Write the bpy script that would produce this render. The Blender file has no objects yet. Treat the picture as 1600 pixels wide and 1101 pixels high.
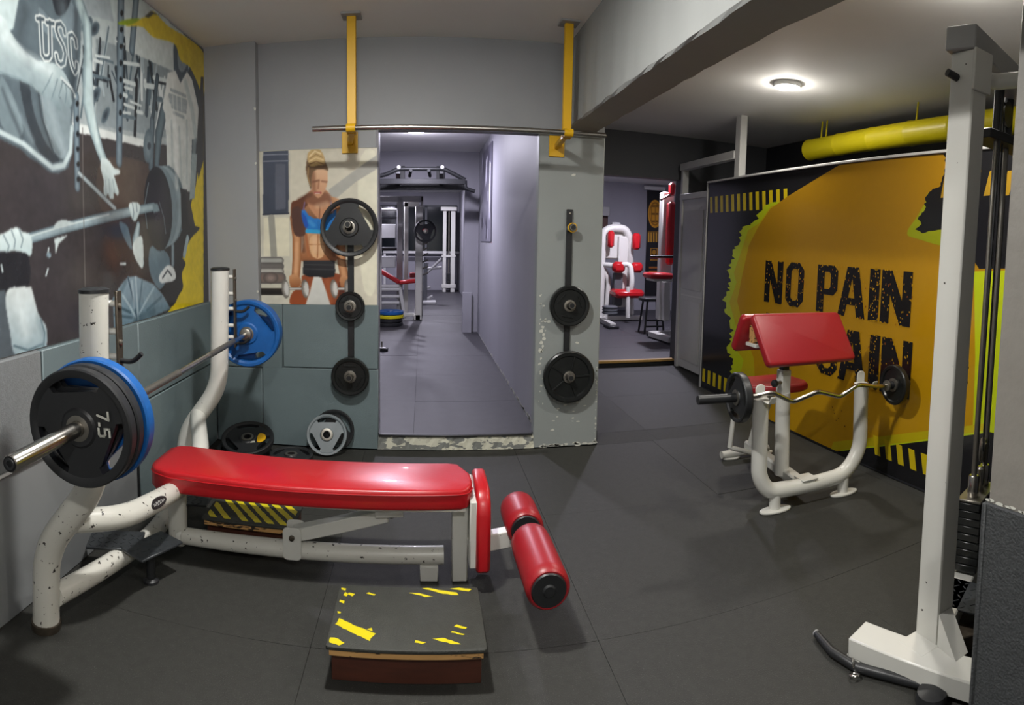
import bpy, bmesh, math, random
from mathutils import Vector, Matrix
random.seed(7)
R = math.radians
scn = bpy.context.scene
col = scn.collection

# ------------------------------------------------------------------ camera (phone panorama: a cylinder)
YAW, PITCH, ROLL, FPX, CY, EYE = 0.14705, 0.07662, -0.01762, 950.75, 449.66, 1.5

def cam_rot(d):
    x, y, z = d
    c, s = math.cos(ROLL), math.sin(ROLL); x, z = c*x + s*z, -s*x + c*z
    c, s = math.cos(PITCH), math.sin(PITCH); y, z = c*y + s*z, -s*y + c*z
    c, s = math.cos(YAW), math.sin(YAW); x, y = c*x + s*y, -s*x + c*y
    return Vector((x, y, z))

camd = bpy.data.cameras.new('camera')
camd.type = 'PANO'
camd.panorama_type = 'CENTRAL_CYLINDRICAL'
camd.central_cylindrical_range_u_min = -800/FPX
camd.central_cylindrical_range_u_max = 800/FPX
camd.central_cylindrical_range_v_min = -(1101-CY)/FPX
camd.central_cylindrical_range_v_max = CY/FPX
camd.central_cylindrical_radius = 1.0
camd.clip_start = 0.02
cam = bpy.data.objects.new('camera', camd)
col.objects.link(cam)
_r, _f, _u = cam_rot((1, 0, 0)), cam_rot((0, 1, 0)), cam_rot((0, 0, 1))
cam.matrix_world = Matrix(((_r.x, _u.x, -_f.x, 0), (_r.y, _u.y, -_f.y, 0), (_r.z, _u.z, -_f.z, EYE), (0, 0, 0, 1)))
scn.camera = cam

# ------------------------------------------------------------------ world, lights, exposure
w = bpy.data.worlds.new('world'); scn.world = w; w.use_nodes = True
w.node_tree.nodes['Background'].inputs[0].default_value = (0.6, 0.62, 0.7, 1)
w.node_tree.nodes['Background'].inputs[1].default_value = 0.02
vs = scn.view_settings
vs.view_transform = 'Standard'; vs.look = 'None'; vs.exposure = 0.0; vs.gamma = 1.0; vs.use_curve_mapping = False

def lamp(name, loc, power, color, size=0.2):
    # a flush drum light: most of it straight out of the diffuser, a little sideways along the ceiling
    l = bpy.data.lights.new(name, 'AREA'); l.shape = 'DISK'; l.size = size; l.energy = power*0.8; l.color = color
    o = bpy.data.objects.new(name, l); o.location = loc; col.objects.link(o)
    l = bpy.data.lights.new(name, 'POINT'); l.shadow_soft_size = 0.03; l.energy = power*0.2; l.color = color
    o = bpy.data.objects.new(name, l); o.location = Vector(loc)-Vector((0, 0, 0.06)); col.objects.link(o)

WARM = (1.0, 0.95, 0.87); NEUT = (1.0, 0.985, 0.95); VIO = (0.86, 0.83, 1.0)
# every lamp sits just under one of the round ceiling fixtures built further down
LAMPS = [(-0.25, 2.0, 2.885, 84, NEUT), (0.3, -0.9, 2.885, 64, NEUT), (2.77, 4.19, 2.85, 30, WARM),  # the rear lamp behind the camera is unseen, added to light the room
         (2.2, 1.9, 2.85, 30, WARM), (-0.09, 7.4, 2.82, 92, VIO), (-1.2, 11.5, 2.82, 95, VIO), (0.2, 14.6, 2.82, 95, VIO), (3.6, 9.2, 2.82, 130, VIO)]  # cable-machine, far-room and side-room lamps are unseen additions
for i, (x, y, z, p, c) in enumerate(LAMPS):
    lamp('ceiling_lamp', (x, y, z-0.046), p, c, 0.17)

# ------------------------------------------------------------------ pixel -> place helpers (photo frame 1600 x 1101)
def ray(x, y):
    t = (x-800)/FPX
    return cam_rot((math.sin(t), math.cos(t), (CY-y)/FPX))
O = Vector((0, 0, EYE))
def aX(x, y, X): d = ray(x, y); return O + d*(X/d.x)
def aY(x, y, Y): d = ray(x, y); return O + d*(Y/d.y)
def aZ(x, y, Z): d = ray(x, y); return O + d*((Z-EYE)/d.z)

# ------------------------------------------------------------------ materials
def lin(c):
    return tuple(((v/255)/12.92 if v/255 <= 0.04045 else ((v/255+0.055)/1.055)**2.4) for v in c) + (1,)
MATS = {}
def mat(name, rgb, rough=0.5, metal=0.0, var=0.0, vs_=6.0, bump=0.0, bs=150.0, chips=None, spec=0.5, coat=0.0, vcol=False, stretch=None, emit=None):
    """procedural principled material: base colour with noise variation, fine bump, optional chips (rgb, scale, threshold)"""
    if name in MATS: return MATS[name]
    m = bpy.data.materials.new(name); m.use_nodes = True
    nt = m.node_tree; N = nt.nodes; L = nt.links; b = N['Principled BSDF']
    b.inputs['Roughness'].default_value = rough; b.inputs['Metallic'].default_value = metal
    b.inputs['Specular IOR Level'].default_value = spec; b.inputs['Coat Weight'].default_value = coat
    tc = N.new('ShaderNodeTexCoord'); src = tc.outputs['Object']
    if stretch:
        mp = N.new('ShaderNodeMapping'); mp.inputs['Scale'].default_value = stretch; L.new(src, mp.inputs[0]); src = mp.outputs[0]
    c = lin(rgb)
    if vcol:
        at = N.new('ShaderNodeVertexColor'); at.layer_name = 'Col'; out = at.outputs[0]
    else:
        rg = N.new('ShaderNodeRGB'); rg.outputs[0].default_value = c; out = rg.outputs[0]
    if var:
        nz = N.new('ShaderNodeTexNoise'); nz.inputs['Scale'].default_value = vs_; nz.inputs['Detail'].default_value = 6
        L.new(src, nz.inputs['Vector'])
        mr = N.new('ShaderNodeMapRange'); mr.inputs[1].default_value = 0.25; mr.inputs[2].default_value = 0.75
        mr.inputs[3].default_value = 1-var; mr.inputs[4].default_value = 1+var
        L.new(nz.outputs[0], mr.inputs[0])
        mx = N.new('ShaderNodeMix'); mx.data_type = 'RGBA'; mx.blend_type = 'MULTIPLY'; mx.inputs[0].default_value = 1
        L.new(out, mx.inputs[6]); L.new(mr.outputs[0], mx.inputs[7]); out = mx.outputs[2]
    if chips:
        for (crgb, cs, th) in (chips if isinstance(chips, list) else [chips]):
            nz = N.new('ShaderNodeTexNoise'); nz.inputs['Scale'].default_value = cs; nz.inputs['Detail'].default_value = 3
            nz.inputs['Roughness'].default_value = 0.6
            L.new(src, nz.inputs['Vector'])
            mr = N.new('ShaderNodeMapRange'); mr.inputs[1].default_value = th; mr.inputs[2].default_value = th+0.015
            L.new(nz.outputs[0], mr.inputs[0])
            mx = N.new('ShaderNodeMix'); mx.data_type = 'RGBA'; L.new(mr.outputs[0], mx.inputs[0])
            L.new(out, mx.inputs[6]); mx.inputs[7].default_value = lin(crgb); out = mx.outputs[2]
    L.new(out, b.inputs['Base Color'])
    if bump:
        nz = N.new('ShaderNodeTexNoise'); nz.inputs['Scale'].default_value = bs; nz.inputs['Detail'].default_value = 4
        L.new(src, nz.inputs['Vector'])
        bp = N.new('ShaderNodeBump'); bp.inputs['Strength'].default_value = bump; bp.inputs['Distance'].default_value = 0.004
        L.new(nz.outputs[0], bp.inputs['Height']); L.new(bp.outputs[0], b.inputs['Normal'])
    if emit:
        b.inputs['Emission Color'].default_value = lin(emit[0]); b.inputs['Emission Strength'].default_value = emit[1]
    MATS[name] = m
    return m

PAINT = mat('grey_wall_paint', (150, 152, 155), 0.5, var=0.05, vs_=2, bump=0.12, bs=40)
COLUMN = mat('chipped_grey_wall_paint', (142, 147, 145), 0.5, var=0.06, vs_=2, bump=0.1, bs=40)
CORR = mat('smooth_grey_corridor_paint', (146, 145, 153), 0.55, var=0.10, vs_=1.2, bump=0.08, bs=14, stretch=(1, 1, 0.35))
DARKW = mat('dark_grey_wall_paint', (84, 86, 90), 0.6, var=0.05, vs_=2)
BLACKW = mat('near_black_wall_paint', (46, 47, 52), 0.5, var=0.05)
CEIL = mat('ceiling_paint', (238, 237, 234), 0.75, var=0.03, vs_=1.5, bump=0.1, bs=60)
BEAM = mat('beam_paint', (150, 152, 150), 0.7, var=0.05, vs_=2, bump=0.25, bs=25)
TEAL = mat('teal_grey_painted_rubber', (104, 118, 121), 0.5, var=0.07, vs_=3, bump=0.25, bs=120)
SHEETG = mat('grey_sheet_paint', (126, 128, 129), 0.4, var=0.04, vs_=2)
BLOCKG = mat('speckled_grey_rubber', (118, 121, 122), 0.65, var=0.10, vs_=60, bump=0.5, bs=160)
PLASTER = mat('peeling_plaster', (120, 122, 118), 0.7, var=0.08, vs_=6, bump=0.4, bs=30, chips=[((206, 204, 186), 5.5, 0.47), ((140, 140, 132), 22, 0.64)], stretch=(1, 1, 2.2))
CHIPC = mat('bare_plaster_chip', (200, 200, 190), 0.8, var=0.1, vs_=30)
RUBBER = mat('black_rubber_floor', (48, 48, 45), 0.62, var=0.14, vs_=30, bump=0.55, bs=260, chips=[((112, 112, 106), 170, 0.715), ((84, 84, 79), 260, 0.64)], spec=0.3)
RUBBER2 = mat('corridor_rubber_floor', (57, 56, 60), 0.5, var=0.14, vs_=9, bump=0.4, bs=200, spec=0.4)
GAP = mat('floor_gap', (16, 16, 16), 0.9)
CRUMB = mat('crumb_rubber_wall_mat', (62, 64, 65), 0.6, var=0.22, vs_=70, bump=1.0, bs=130, chips=((120, 122, 124), 230, 0.72))
ROUGHW = mat('rough_grey_render', (128, 124, 117), 0.55, var=0.06, vs_=6, bump=0.7, bs=22)
WHITE = mat('white_powder_coat', (203, 202, 195), 0.32, var=0.03, vs_=4, chips=((46, 40, 34), 34, 0.735), coat=0.2)
WHITEW = mat('worn_white_powder_coat', (201, 199, 190), 0.34, var=0.05, vs_=5, chips=((40, 36, 30), 42, 0.655), coat=0.2)
WHITEP = mat('white_door_paint', (206, 206, 204), 0.4, var=0.04)
RED = mat('red_vinyl', (172, 20, 28), 0.33, var=0.05, vs_=3, bump=0.06, bs=60, coat=0.15)
REDD = mat('deep_red_vinyl', (146, 25, 33), 0.38, var=0.05, vs_=3, bump=0.06, bs=60)
BLACK = mat('black_rubber', (33, 34, 36), 0.42, var=0.08, vs_=12, bump=0.08, bs=90)
BLACKM = mat('black_metal', (38, 39, 41), 0.4, metal=0.2, var=0.1)
IRON = mat('painted_cast_iron', (25, 27, 27), 0.3, var=0.1, vs_=12, bump=0.15, bs=80)
GREYPL = mat('grey_rubber_plate', (112, 120, 124), 0.4, var=0.12, vs_=10)
BLUE = mat('blue_rubber', (18, 82, 148), 0.42, var=0.12, vs_=14, bump=0.25, bs=60)
CHROME = mat('worn_chrome', (190, 186, 180), 0.22, metal=1.0, var=0.08, vs_=8, stretch=(1, 1, 1))
STEEL = mat('dull_steel', (140, 136, 128), 0.4, metal=0.9, var=0.15, vs_=20)
DSTEEL = mat('dark_worn_steel', (86, 78, 68), 0.45, metal=0.7, var=0.3, vs_=30)
YEL = mat('yellow_paint', (222, 172, 20), 0.4, var=0.05, vs_=4)
YELD = mat('yellow_duct_paint', (212, 196, 22), 0.4, var=0.06, vs_=5, bump=0.2, bs=20)
WOODD = mat('stained_brown_wood', (74, 38, 26), 0.5, var=0.2, vs_=10, stretch=(1, 6, 6))
WOODL = mat('raw_board_edge', (196, 150, 92), 0.6, var=0.12, vs_=20, chips=((40, 32, 26), 16, 0.6), stretch=(0.6, 3, 3))
TOPBLK = mat('black_step_rubber', (50, 51, 46), 0.6, var=0.15, vs_=20, bump=0.6, bs=180)
CHECK = mat('black_checker_plate', (52, 55, 58), 0.4, var=0.15, vs_=20, metal=0.2)
PRINT = mat('printed_gloss_sheet', (255, 255, 255), 0.16, var=0.02, vs_=18, vcol=True, spec=0.5)
PRINTM = mat('printed_satin_sheet', (255, 255, 255), 0.34, var=0.03, vs_=18, vcol=True, spec=0.4)
LAMPM = mat('lamp_diffuser', (255, 252, 245), 0.5, emit=((255, 248, 236), 9.0))
LAMPV = mat('cool_lamp_diffuser', (255, 252, 255), 0.5, emit=((238, 236, 255), 9.0))
LAMPR = mat('lamp_rim', (225, 225, 222), 0.4)
GLASSD = mat('dark_window_glass', (20, 26, 30), 0.12, spec=0.6)
TAN = mat('threshold_strip', (190, 150, 84), 0.5, var=0.1, vs_=20)
GREYM = mat('grey_machine_paint', (150, 150, 150), 0.4, var=0.05)

# ------------------------------------------------------------------ mesh builder
class MB:
    def __init__(s): s.v = []; s.f = []
    def add(s, verts, faces):
        o = len(s.v); s.v += [Vector(p) for p in verts]; s.f += [tuple(i+o for i in f) for f in faces]; return s
    def bm(s, b, xf=None):
        b.verts.index_update()
        vs2 = [(xf @ v.co if xf else v.co.copy()) for v in b.verts]
        fs = [tuple(v.index for v in f.verts) for f in b.faces]
        b.free(); return s.add(vs2, fs)
    def box(s, lo, hi, bev=0.0, xf=None, seg=1):
        lo, hi = Vector(lo), Vector(hi); c = (lo+hi)/2; d = hi-lo
        b = bmesh.new(); bmesh.ops.create_cube(b, size=1)
        for v in b.verts: v.co = Vector((v.co.x*d.x, v.co.y*d.y, v.co.z*d.z)) + c
        if bev: bmesh.ops.bevel(b, geom=list(b.edges), offset=bev, segments=seg, profile=0.5, affect='EDGES')
        return s.bm(b, xf)
    def bar(s, p0, p1, w_, h_, up=(0, 0, 1), bev=0.004):
        """rectangular bar from p0 to p1, w_ across, h_ along 'up'"""
        p0, p1 = Vector(p0), Vector(p1); z = (p1-p0); L = z.length; z.normalize()
        u = Vector(up); x = u.cross(z)
        if x.length < 1e-4: u = Vector((0, 1, 0)); x = u.cross(z)
        x.normalize(); y = z.cross(x)
        xf = Matrix(((x.x, y.x, z.x, p0.x), (x.y, y.y, z.y, p0.y), (x.z, y.z, z.z, p0.z), (0, 0, 0, 1)))
        return s.box((-w_/2, -h_/2, 0), (w_/2, h_/2, L), bev, xf)
    def tube(s, pts, r, seg=14, bend=0.0, caps=True, ns=6):
        """round tube through pts; corners filleted over length bend; r may be a list"""
        pts = [Vector(p) for p in pts]
        rs = r if isinstance(r, (list, tuple)) else None
        if bend and len(pts) > 2 and rs is None:
            q = [pts[0]]
            for i in range(1, len(pts)-1):
                a, b, c = pts[i-1], pts[i], pts[i+1]
                k = min(bend, (b-a).length*0.48, (c-b).length*0.48)
                A = b+(a-b).normalized()*k; B = b+(c-b).normalized()*k
                for j in range(ns+1):
                    t = j/ns; q.append(A*(1-t)**2 + b*2*t*(1-t) + B*t*t)
            q.append(pts[-1]); pts = q
        n = len(pts); t0 = (pts[1]-pts[0]).normalized()
        ref = Vector((0, 0, 1)) if abs(t0.z) < 0.9 else Vector((1, 0, 0))
        x = ref.cross(t0).normalized(); V = []; F = []
        for i in range(n):
            t = (pts[min(i+1, n-1)]-pts[max(i-1, 0)]).normalized()
            x = (x - t*x.dot(t)).normalized(); y = t.cross(x)
            rr = rs[i] if rs else r
            for k in range(seg):
                a = 2*math.pi*k/seg; V.append(pts[i]+x*math.cos(a)*rr+y*math.sin(a)*rr)
        for i in range(n-1):
            for k in range(seg):
                k2 = (k+1) % seg; F.append((i*seg+k, i*seg+k2, (i+1)*seg+k2, (i+1)*seg+k))
        if caps:
            F.append(tuple(range(seg))[::-1]); F.append(tuple((n-1)*seg+k for k in range(seg)))
        return s.add(V, F)
    def lathe(s, prof, xf=None, seg=32):
        """profile [(radius, height)] about local Z; open ends closed when radius > 0"""
        V = []; F = []; n = len(prof)
        for r, h in prof:
            for k in range(seg):
                a = 2*math.pi*k/seg; p = Vector((r*math.cos(a), r*math.sin(a), h)); V.append(xf @ p if xf else p)
        for i in range(n-1):
            for k in range(seg):
                k2 = (k+1) % seg; F.append((i*seg+k, i*seg+k2, (i+1)*seg+k2, (i+1)*seg+k))
        F.append(tuple(range(seg))[::-1]); F.append(tuple((n-1)*seg+k for k in range(seg)))
        return s.add(V, F)
    def ringlathe(s, prof, xf=None, seg=32):
        """closed profile loop about local Z (a ring)"""
        V = []; F = []; n = len(prof)
        for r, h in prof:
            for k in range(seg):
                a = 2*math.pi*k/seg; p = Vector((r*math.cos(a), r*math.sin(a), h)); V.append(xf @ p if xf else p)
        for i in range(n):
            i2 = (i+1) % n
            for k in range(seg):
                k2 = (k+1) % seg; F.append((i*seg+k, i*seg+k2, i2*seg+k2, i2*seg+k))
        return s.add(V, F)
    def pad(s, outline, h, bev, xf=None, seg=3):
        """2-D outline (local XY) extruded 0..h and rounded"""
        b = bmesh.new(); vs2 = [b.verts.new((p[0], p[1], 0)) for p in outline]
        f = b.faces.new(vs2); b.normal_update()
        if f.normal.z > 0: f.normal_flip()
        r = bmesh.ops.extrude_face_region(b, geom=[f])
        for e in r['geom']:
            if isinstance(e, bmesh.types.BMVert): e.co.z += h
        bmesh.ops.recalc_face_normals(b, faces=list(b.faces))
        es = [e for e in b.edges if abs(e.verts[0].co.z-e.verts[1].co.z) < 1e-6]
        if bev: bmesh.ops.bevel(b, geom=es, offset=bev, segments=seg, profile=0.5, affect='EDGES', clamp_overlap=True)
        return s.bm(b, xf)
    def build(s, name, m, parent=None, loc=None, smooth=True, ang=38):
        off = Vector((0, 0, 0)); q = parent
        while q is not None: off += q.location; q = q.parent
        if parent is None and loc is not None: off = Vector(loc)
        me = bpy.data.meshes.new(name); me.from_pydata([v-off for v in s.v], [], s.f); me.update()
        if smooth:
            me.polygons.foreach_set('use_smooth', [True]*len(me.polygons)); me.set_sharp_from_angle(angle=R(ang))
        for mm in (m if isinstance(m, list) else [m]): me.materials.append(mm)
        o = bpy.data.objects.new(name, me); col.objects.link(o)
        if parent is not None: o.parent = parent
        elif loc is not None: o.location = loc
        return o

def frame(o, x, y, z):
    o, x, y, z = Vector(o), Vector(x), Vector(y), Vector(z)
    return Matrix(((x.x, y.x, z.x, o.x), (x.y, y.y, z.y, o.y), (x.z, y.z, z.z, o.z), (0, 0, 0, 1)))
def axf(o, z, hint=(0, 0, 1)):
    """frame at o with local Z along z"""
    z = Vector(z).normalized(); h = Vector(hint)
    if abs(z.dot(h)) > 0.95: h = Vector((1, 0, 0))
    x = h.cross(z).normalized(); return frame(o, x, z.cross(x), z)
def tag(o, label, cat, group=None):
    o['label'] = label; o['category'] = cat
    if group: o['group'] = group
    return o
def thing(name, label, cat, loc, group=None):
    o = bpy.data.objects.new(name, None); o.empty_display_size = 0.1; o.location = loc; col.objects.link(o)
    return tag(o, label, cat, group)
def struct(o): o['kind'] = 'structure'; return o
def rrect(w_, h_, r, n=4, cx=0, cy=0):
    pts = []
    for (sx, sy, a0) in ((1, 1, 0), (-1, 1, 90), (-1, -1, 180), (1, -1, 270)):
        for k in range(n+1):
            a = R(a0+90*k/n); pts.append((cx+sx*(w_/2-r)+r*math.cos(a), cy+sy*(h_/2-r)+r*math.sin(a)))
    return pts
def share(me_obj, name, parent, loc, rot=None, scale=None):
    o = me_obj.copy(); o.name = name; col.objects.link(o); o.parent = parent; o.location = loc
    if rot: o.rotation_euler = rot
    if scale: o.scale = scale
    return o

# ================================================================== STRUCTURE
XL, YB, ZC = -1.55, 4.27, 2.885
def sbox(name, lo, hi, m, bev=0.0):
    return struct(MB().box(lo, hi, bev).build(name, m, smooth=False))

floor = sbox('floor', (-1.75, -2.3, -0.08), (4.5, 7.0, -0.014), GAP)
unit = None
def mats(parent, xs, ys, z, m, clip, gap=0.0016, tilt=0.0009, skip=None):
    """rubber mats as separate pieces sharing one bevelled unit mesh"""
    me = MB().box((-0.5, -0.5, -1), (0.5, 0.5, 0), 0.003).build('floor_mat', m)
    first = True
    for i in range(len(xs)-1):
        for j in range(len(ys)-1):
            x0, x1 = max(xs[i], clip[0]), min(xs[i+1], clip[1]); y0, y1 = max(ys[j], clip[2]), min(ys[j+1], clip[3])
            if x1-x0 < 0.03 or y1-y0 < 0.03 or (skip and skip((x0+x1)/2, (y0+y1)/2)): continue
            o = me if first else me.copy()
            if not first: col.objects.link(o)
            first = False
            o.parent = parent; o.location = ((x0+x1)/2, (y0+y1)/2, z+random.uniform(-0.0016, 0.0))
            o.scale = (x1-x0-gap, y1-y0-gap, 0.0125)
            o.rotation_euler = (random.uniform(-tilt, tilt), random.uniform(-tilt, tilt), 0)
g = lambda a, n, s: [a+s*k for k in range(n)]
mats(floor, g(-2.545, 8, 1.07), g(-2.2, 7, 1.075), 0.0, RUBBER, (XL, 2.88, -2.3, 4.25))
mats(floor, [1.29, 1.78, 2.85, 3.1], [4.25, 4.52, 5.6, 6.68, 7.0], 0.0, RUBBER, (1.29, 3.1, 4.25, 7.0))
mats(floor, [2.88, 3.4, 4.4], [0.8, 1.9, 3.0, 4.1, 5.2, 6.3, 7.0], 0.0, RUBBER, (3.0, 4.35, 0.8, 7.0), skip=lambda x, y: x < 3.1 and y > 5.6)
corr_floor = sbox('floor_corridor', (-3.2, YB+0.02, 0.0), (1.3, 17.2, 0.096), GAP)
mats(corr_floor, [-3.2, -2.1, -1.08, -0.06, 0.96], [4.27, 5.18, 6.2, 7.25, 8.3, 9.2], 0.11, RUBBER2, (-3.2, 0.86, 4.29, 9.2))
mats(corr_floor, g(-3.2, 5, 1.06), g(9.2, 9, 1.0), 0.11, RUBBER2, (-3.2, 1.0, 9.2, 17.0))
room2_floor = sbox('floor_side_room', (1.3, 7.03, -0.02), (5.6, 13, 0.036), GAP)
mats(room2_floor, g(1.3, 6, 1.0), g(7.03, 7, 1.0), 0.05, RUBBER2, (1.3, 5.6, 7.03, 13))

wall_left = sbox('wall_left', (-1.75, -2.3, 0), (XL, 4.45, 2.95), PAINT)
wall_back = sbox('wall_back', (-1.75, YB+0.005, 0), (-0.318, 4.42, 2.95), PAINT)
sbox('wall_back_lintel', (-0.318, YB+0.005, 2.265), (1.288, 4.42, 2.95), PAINT)
sbox('wall_back_pilaster', (XL, 4.195, 1.04), (-1.165, YB+0.01, ZC+0.01), PAINT, 0.004)
wall_column = sbox('wall_column', (0.807, YB-0.01, 0), (1.288, 4.36, 2.265), COLUMN, 0.006)
sbox('wall_corridor', (0.835, 4.36, 0), (1.288, 9.2, 2.95), CORR)
sbox('wall_corridor_end', (0.62, 9.2, 0), (1.3, 9.4, 2.95), CORR)
sbox('wall_corridor_lintel', (-3.2, 9.2, 2.3), (0.62, 9.4, 2.95), CORR)
sbox('wall_corridor_stub', (0.6, 9.12, 0.1), (0.74, 9.2, 0.72), CORR, 0.004)
sbox('wall_far_room_back', (-3.4, 17.0, 0), (1.4, 17.2, 2.95), CORR)
sbox('wall_far_room_right', (1.0, 9.4, 0), (1.3, 17.0, 2.95), CORR)
sbox('wall_far_room_left', (-3.4, 4.42, 0), (-3.2, 17.0, 2.95), CORR)
sbox('wall_side_far_left', (1.288, 7.0, 0), (1.72, 7.16, 2.95), DARKW)
sbox('wall_side_far_right', (3.12, 7.0, 0), (4.5, 7.16, 2.95), DARKW)
sbox('wall_side_far_lintel', (1.72, 7.0, 2.315), (3.12, 7.16, 2.95), DARKW)
sbox('wall_side_room_back', (1.3, 12.6, 0), (5.8, 12.8, 2.95), CORR)
sbox('wall_side_room_right', (5.4, 7.16, 0), (5.6, 12.6, 2.95), CORR)
sbox('wall_side_room_left', (1.3, 9.4, 0), (1.5, 12.6, 2.95), CORR)
partition = sbox('wall_partition', (2.885, 0.8, 0), (3.0, 5.76, 2.165), BLACKW)
sbox('wall_side', (4.35, 0.7, 0), (4.5, 7.0, 2.95), BLACKW)
sbox('wall_side_near', (1.45, 0.66, 0), (4.5, 0.8, 2.95), DARKW)  # unseen wall, added to close the side area and keep light in
wall_right = sbox('wall_right', (1.45, -2.3, 0), (1.65, 1.028, 2.95), ROUGHW, 0.006)
sbox('wall_front', (-1.75, -2.5, 0), (1.65, -2.3, 2.95), CEIL)  # unseen wall behind the camera, kept white to bounce more light
sbox('ceiling', (-1.75, -2.5, ZC), (1.1, 4.42, 3.0), CEIL)
sbox('ceiling_right', (1.1, -2.5, 2.85), (4.5, 7.1, 3.0), CEIL)
sbox('ceiling_corridor', (-3.4, 4.42, 2.82), (1.3, 17.2, 3.0), CEIL)
sbox('ceiling_side_room', (1.3, 7.16, 2.82), (5.8, 12.8, 3.0), CEIL)
# ceiling beam with uneven lower edges
bm_ = MB(); n = 60; V = []; F = []
for i in range(n+1):
    y = -2.3 + (YB+0.03+2.3)*i/n; e = lambda a: random.uniform(-a, a)
    xs = 0.985 + 0.02*(y/4.2); zz = 2.298
    V += [(xs, y, ZC+0.01), (xs+e(.003), y, zz+0.012+e(.006)), (xs+0.012, y, zz+e(.004)), (xs+0.225, y, zz+e(.005)), (xs+0.24+e(.004), y, zz+0.014+e(.007)), (xs+0.24, y, ZC+0.01)]
for i in range(n):
    for k in range(5): a = i*6+k; F.append((a, a+1, a+7, a+6))
F.append((0, 5, 4, 3, 2, 1)); F.append(tuple(n*6+k for k in range(6)))
bm_.add(V, F); struct(bm_.build('ceiling_beam', BEAM, smooth=False))

# raised threshold with peeling plaster under the corridor opening
thr = MB(); V = []; F = []; n = 40
for i in range(n+1):
    x = -0.318 + (0.812+0.318)*i/n; j = lambda a: random.uniform(-a, a)
    V += [(x, YB-0.012+j(.003), 0.0), (x, YB-0.008+j(.006), 0.05), (x, YB-0.004+j(.006), 0.092), (x, YB+0.03, 0.1), (x, YB+0.03, 0)]
for i in range(n):
    for k in range(4): a = i*5+k; F.append((a, a+5, a+6, a+1))
thr.add(V, F); struct(thr.build('trim_1', PLASTER, smooth=False))
mat_lip = struct(MB().box((-0.31, YB-0.022, 0.098), (0.8, YB+0.02, 0.112), 0.005).build('trim_2', BLACK))
# chips in the paint of the column, as shallow flakes of bare plaster
random.seed(3)
def flake(mb, o, ux, uy, s, asp=1.0, n=7):
    a0 = random.random()*6; nrm = Vector(ux).cross(Vector(uy)); pts = []
    for k in range(n):
        a = a0+2*math.pi*k/n; r = s*random.uniform(0.55, 1.1)
        pts.append(Vector(o)+Vector(ux)*r*math.cos(a)*asp+Vector(uy)*r*math.sin(a))
    mb.add([p+nrm*0.0007 for p in pts], [tuple(range(n))])
fk = MB()
for k in range(26):   # along the left arris of the column
    flake(fk, (0.835+abs(random.gauss(0, .022)), YB-0.011, random.uniform(0.25, 1.25)), (1, 0, 0), (0, 0, 1), random.uniform(.004, .012), random.uniform(.6, 1.2))
for k in range(7): flake(fk, (0.85+random.uniform(-.006, .02), YB-0.011, 0.72+k*.028), (1, 0, 0), (0, 0, 1), random.uniform(.012, .022))
for k in range(16): flake(fk, (random.uniform(0.93, 1.2), YB-0.011, random.uniform(0.18, 0.36)), (1, 0, 0), (0, 0, 1), random.uniform(.003, .006), 3.0)
for k in range(24): flake(fk, (1.277-abs(random.gauss(0, .006)), YB-0.011, random.uniform(0.03, 0.6)), (1, 0, 0), (0, 0, 1), random.uniform(.004, .010), .8)
for k in range(22): flake(fk, (random.uniform(0.82, 1.28), YB-0.011, 0.008+abs(random.gauss(0, .01))), (1, 0, 0), (0, 0, 1), random.uniform(.005, .012), 2.5)
for (x, z) in ((0.905, 0.93), (1.12, 0.77), (0.9, 0.45), (1.06, 1.98), (0.95, 0.13)): flake(fk, (x, YB-0.011, z), (1, 0, 0), (0, 0, 1), .012, 1.6)
o = fk.build('paint_chips', CHIPC, wall_column, smooth=False); o['kind'] = 'stuff'
fk = MB()
for k in range(150):  # ragged plaster edge where the corridor wall meets the floor
    y = 4.37+random.random()**1.5*4.7; flake(fk, (0.8349, y, 0.112+abs(random.gauss(0, .012))), (0, -1, 0), (0, 0, 1), random.uniform(.008, .022), 1.6)
wc = [q for q in col.objects if q.name == 'wall_corridor'][0]
o = fk.build('paint_chips', CHIPC, wc, smooth=False); o['kind'] = 'stuff'
fk = MB()
for (x, y_) in ((403, 455), (404, 470), (413, 168), (438, 168), (404, 255)):
    p = aY(x, y_, 4.194); p.x = min(p.x, -1.172); flake(fk, p, (1, 0, 0), (0, 0, 1), .010, 1.0)
o = fk.build('paint_chips', CHIPC, wall_back, smooth=False); o['kind'] = 'stuff'

# wall mats: back wall (painted teal) and left wall
def panel(parent, lo, hi, m, bev=0.005):
    return MB().box(lo, hi, bev).build('wall_panel', m, parent)
yf = YB-0.012
panel(wall_back, (-1.52, yf, 0.572), (-1.008, YB+.01, 1.04), TEAL)
panel(wall_back, (-1.003, yf-.002, 0.584), (-0.312, YB+.01, 1.04), TEAL)
panel(wall_back, (-1.52, yf+.002, 0.0), (-1.166, YB+.01, 0.565), TEAL)
panel(wall_back, (-1.160, yf-.001, 0.0), (-0.312, YB+.01, 0.578), TEAL)
xf_ = XL+0.03
panel(wall_left, (XL-.01, 2.985, 0.61), (xf_, yf, 1.06), TEAL)
panel(wall_left, (XL-.01, 2.96, 0.0), (xf_-.002, yf, 0.60), TEAL)
for y0, y1 in ((-0.6, 0.5), (0.505, 1.55), (1.555, 2.075), (2.08, 2.985)):
    panel(wall_left, (XL-.01, y0, 0.615), (xf_, y1-.005, 1.06), BLOCKG if y1 < 2.9 else TEAL)
panel(wall_left, (XL-.01, -0.6, 0.0), (xf_-.012, 2.945, 0.6), SHEETG)
MB().box((XL, -0.6, 0.6), (xf_+.002, 2.95, 0.612), .002).build('panel_edge_strip', WHITEP, wall_left)
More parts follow.
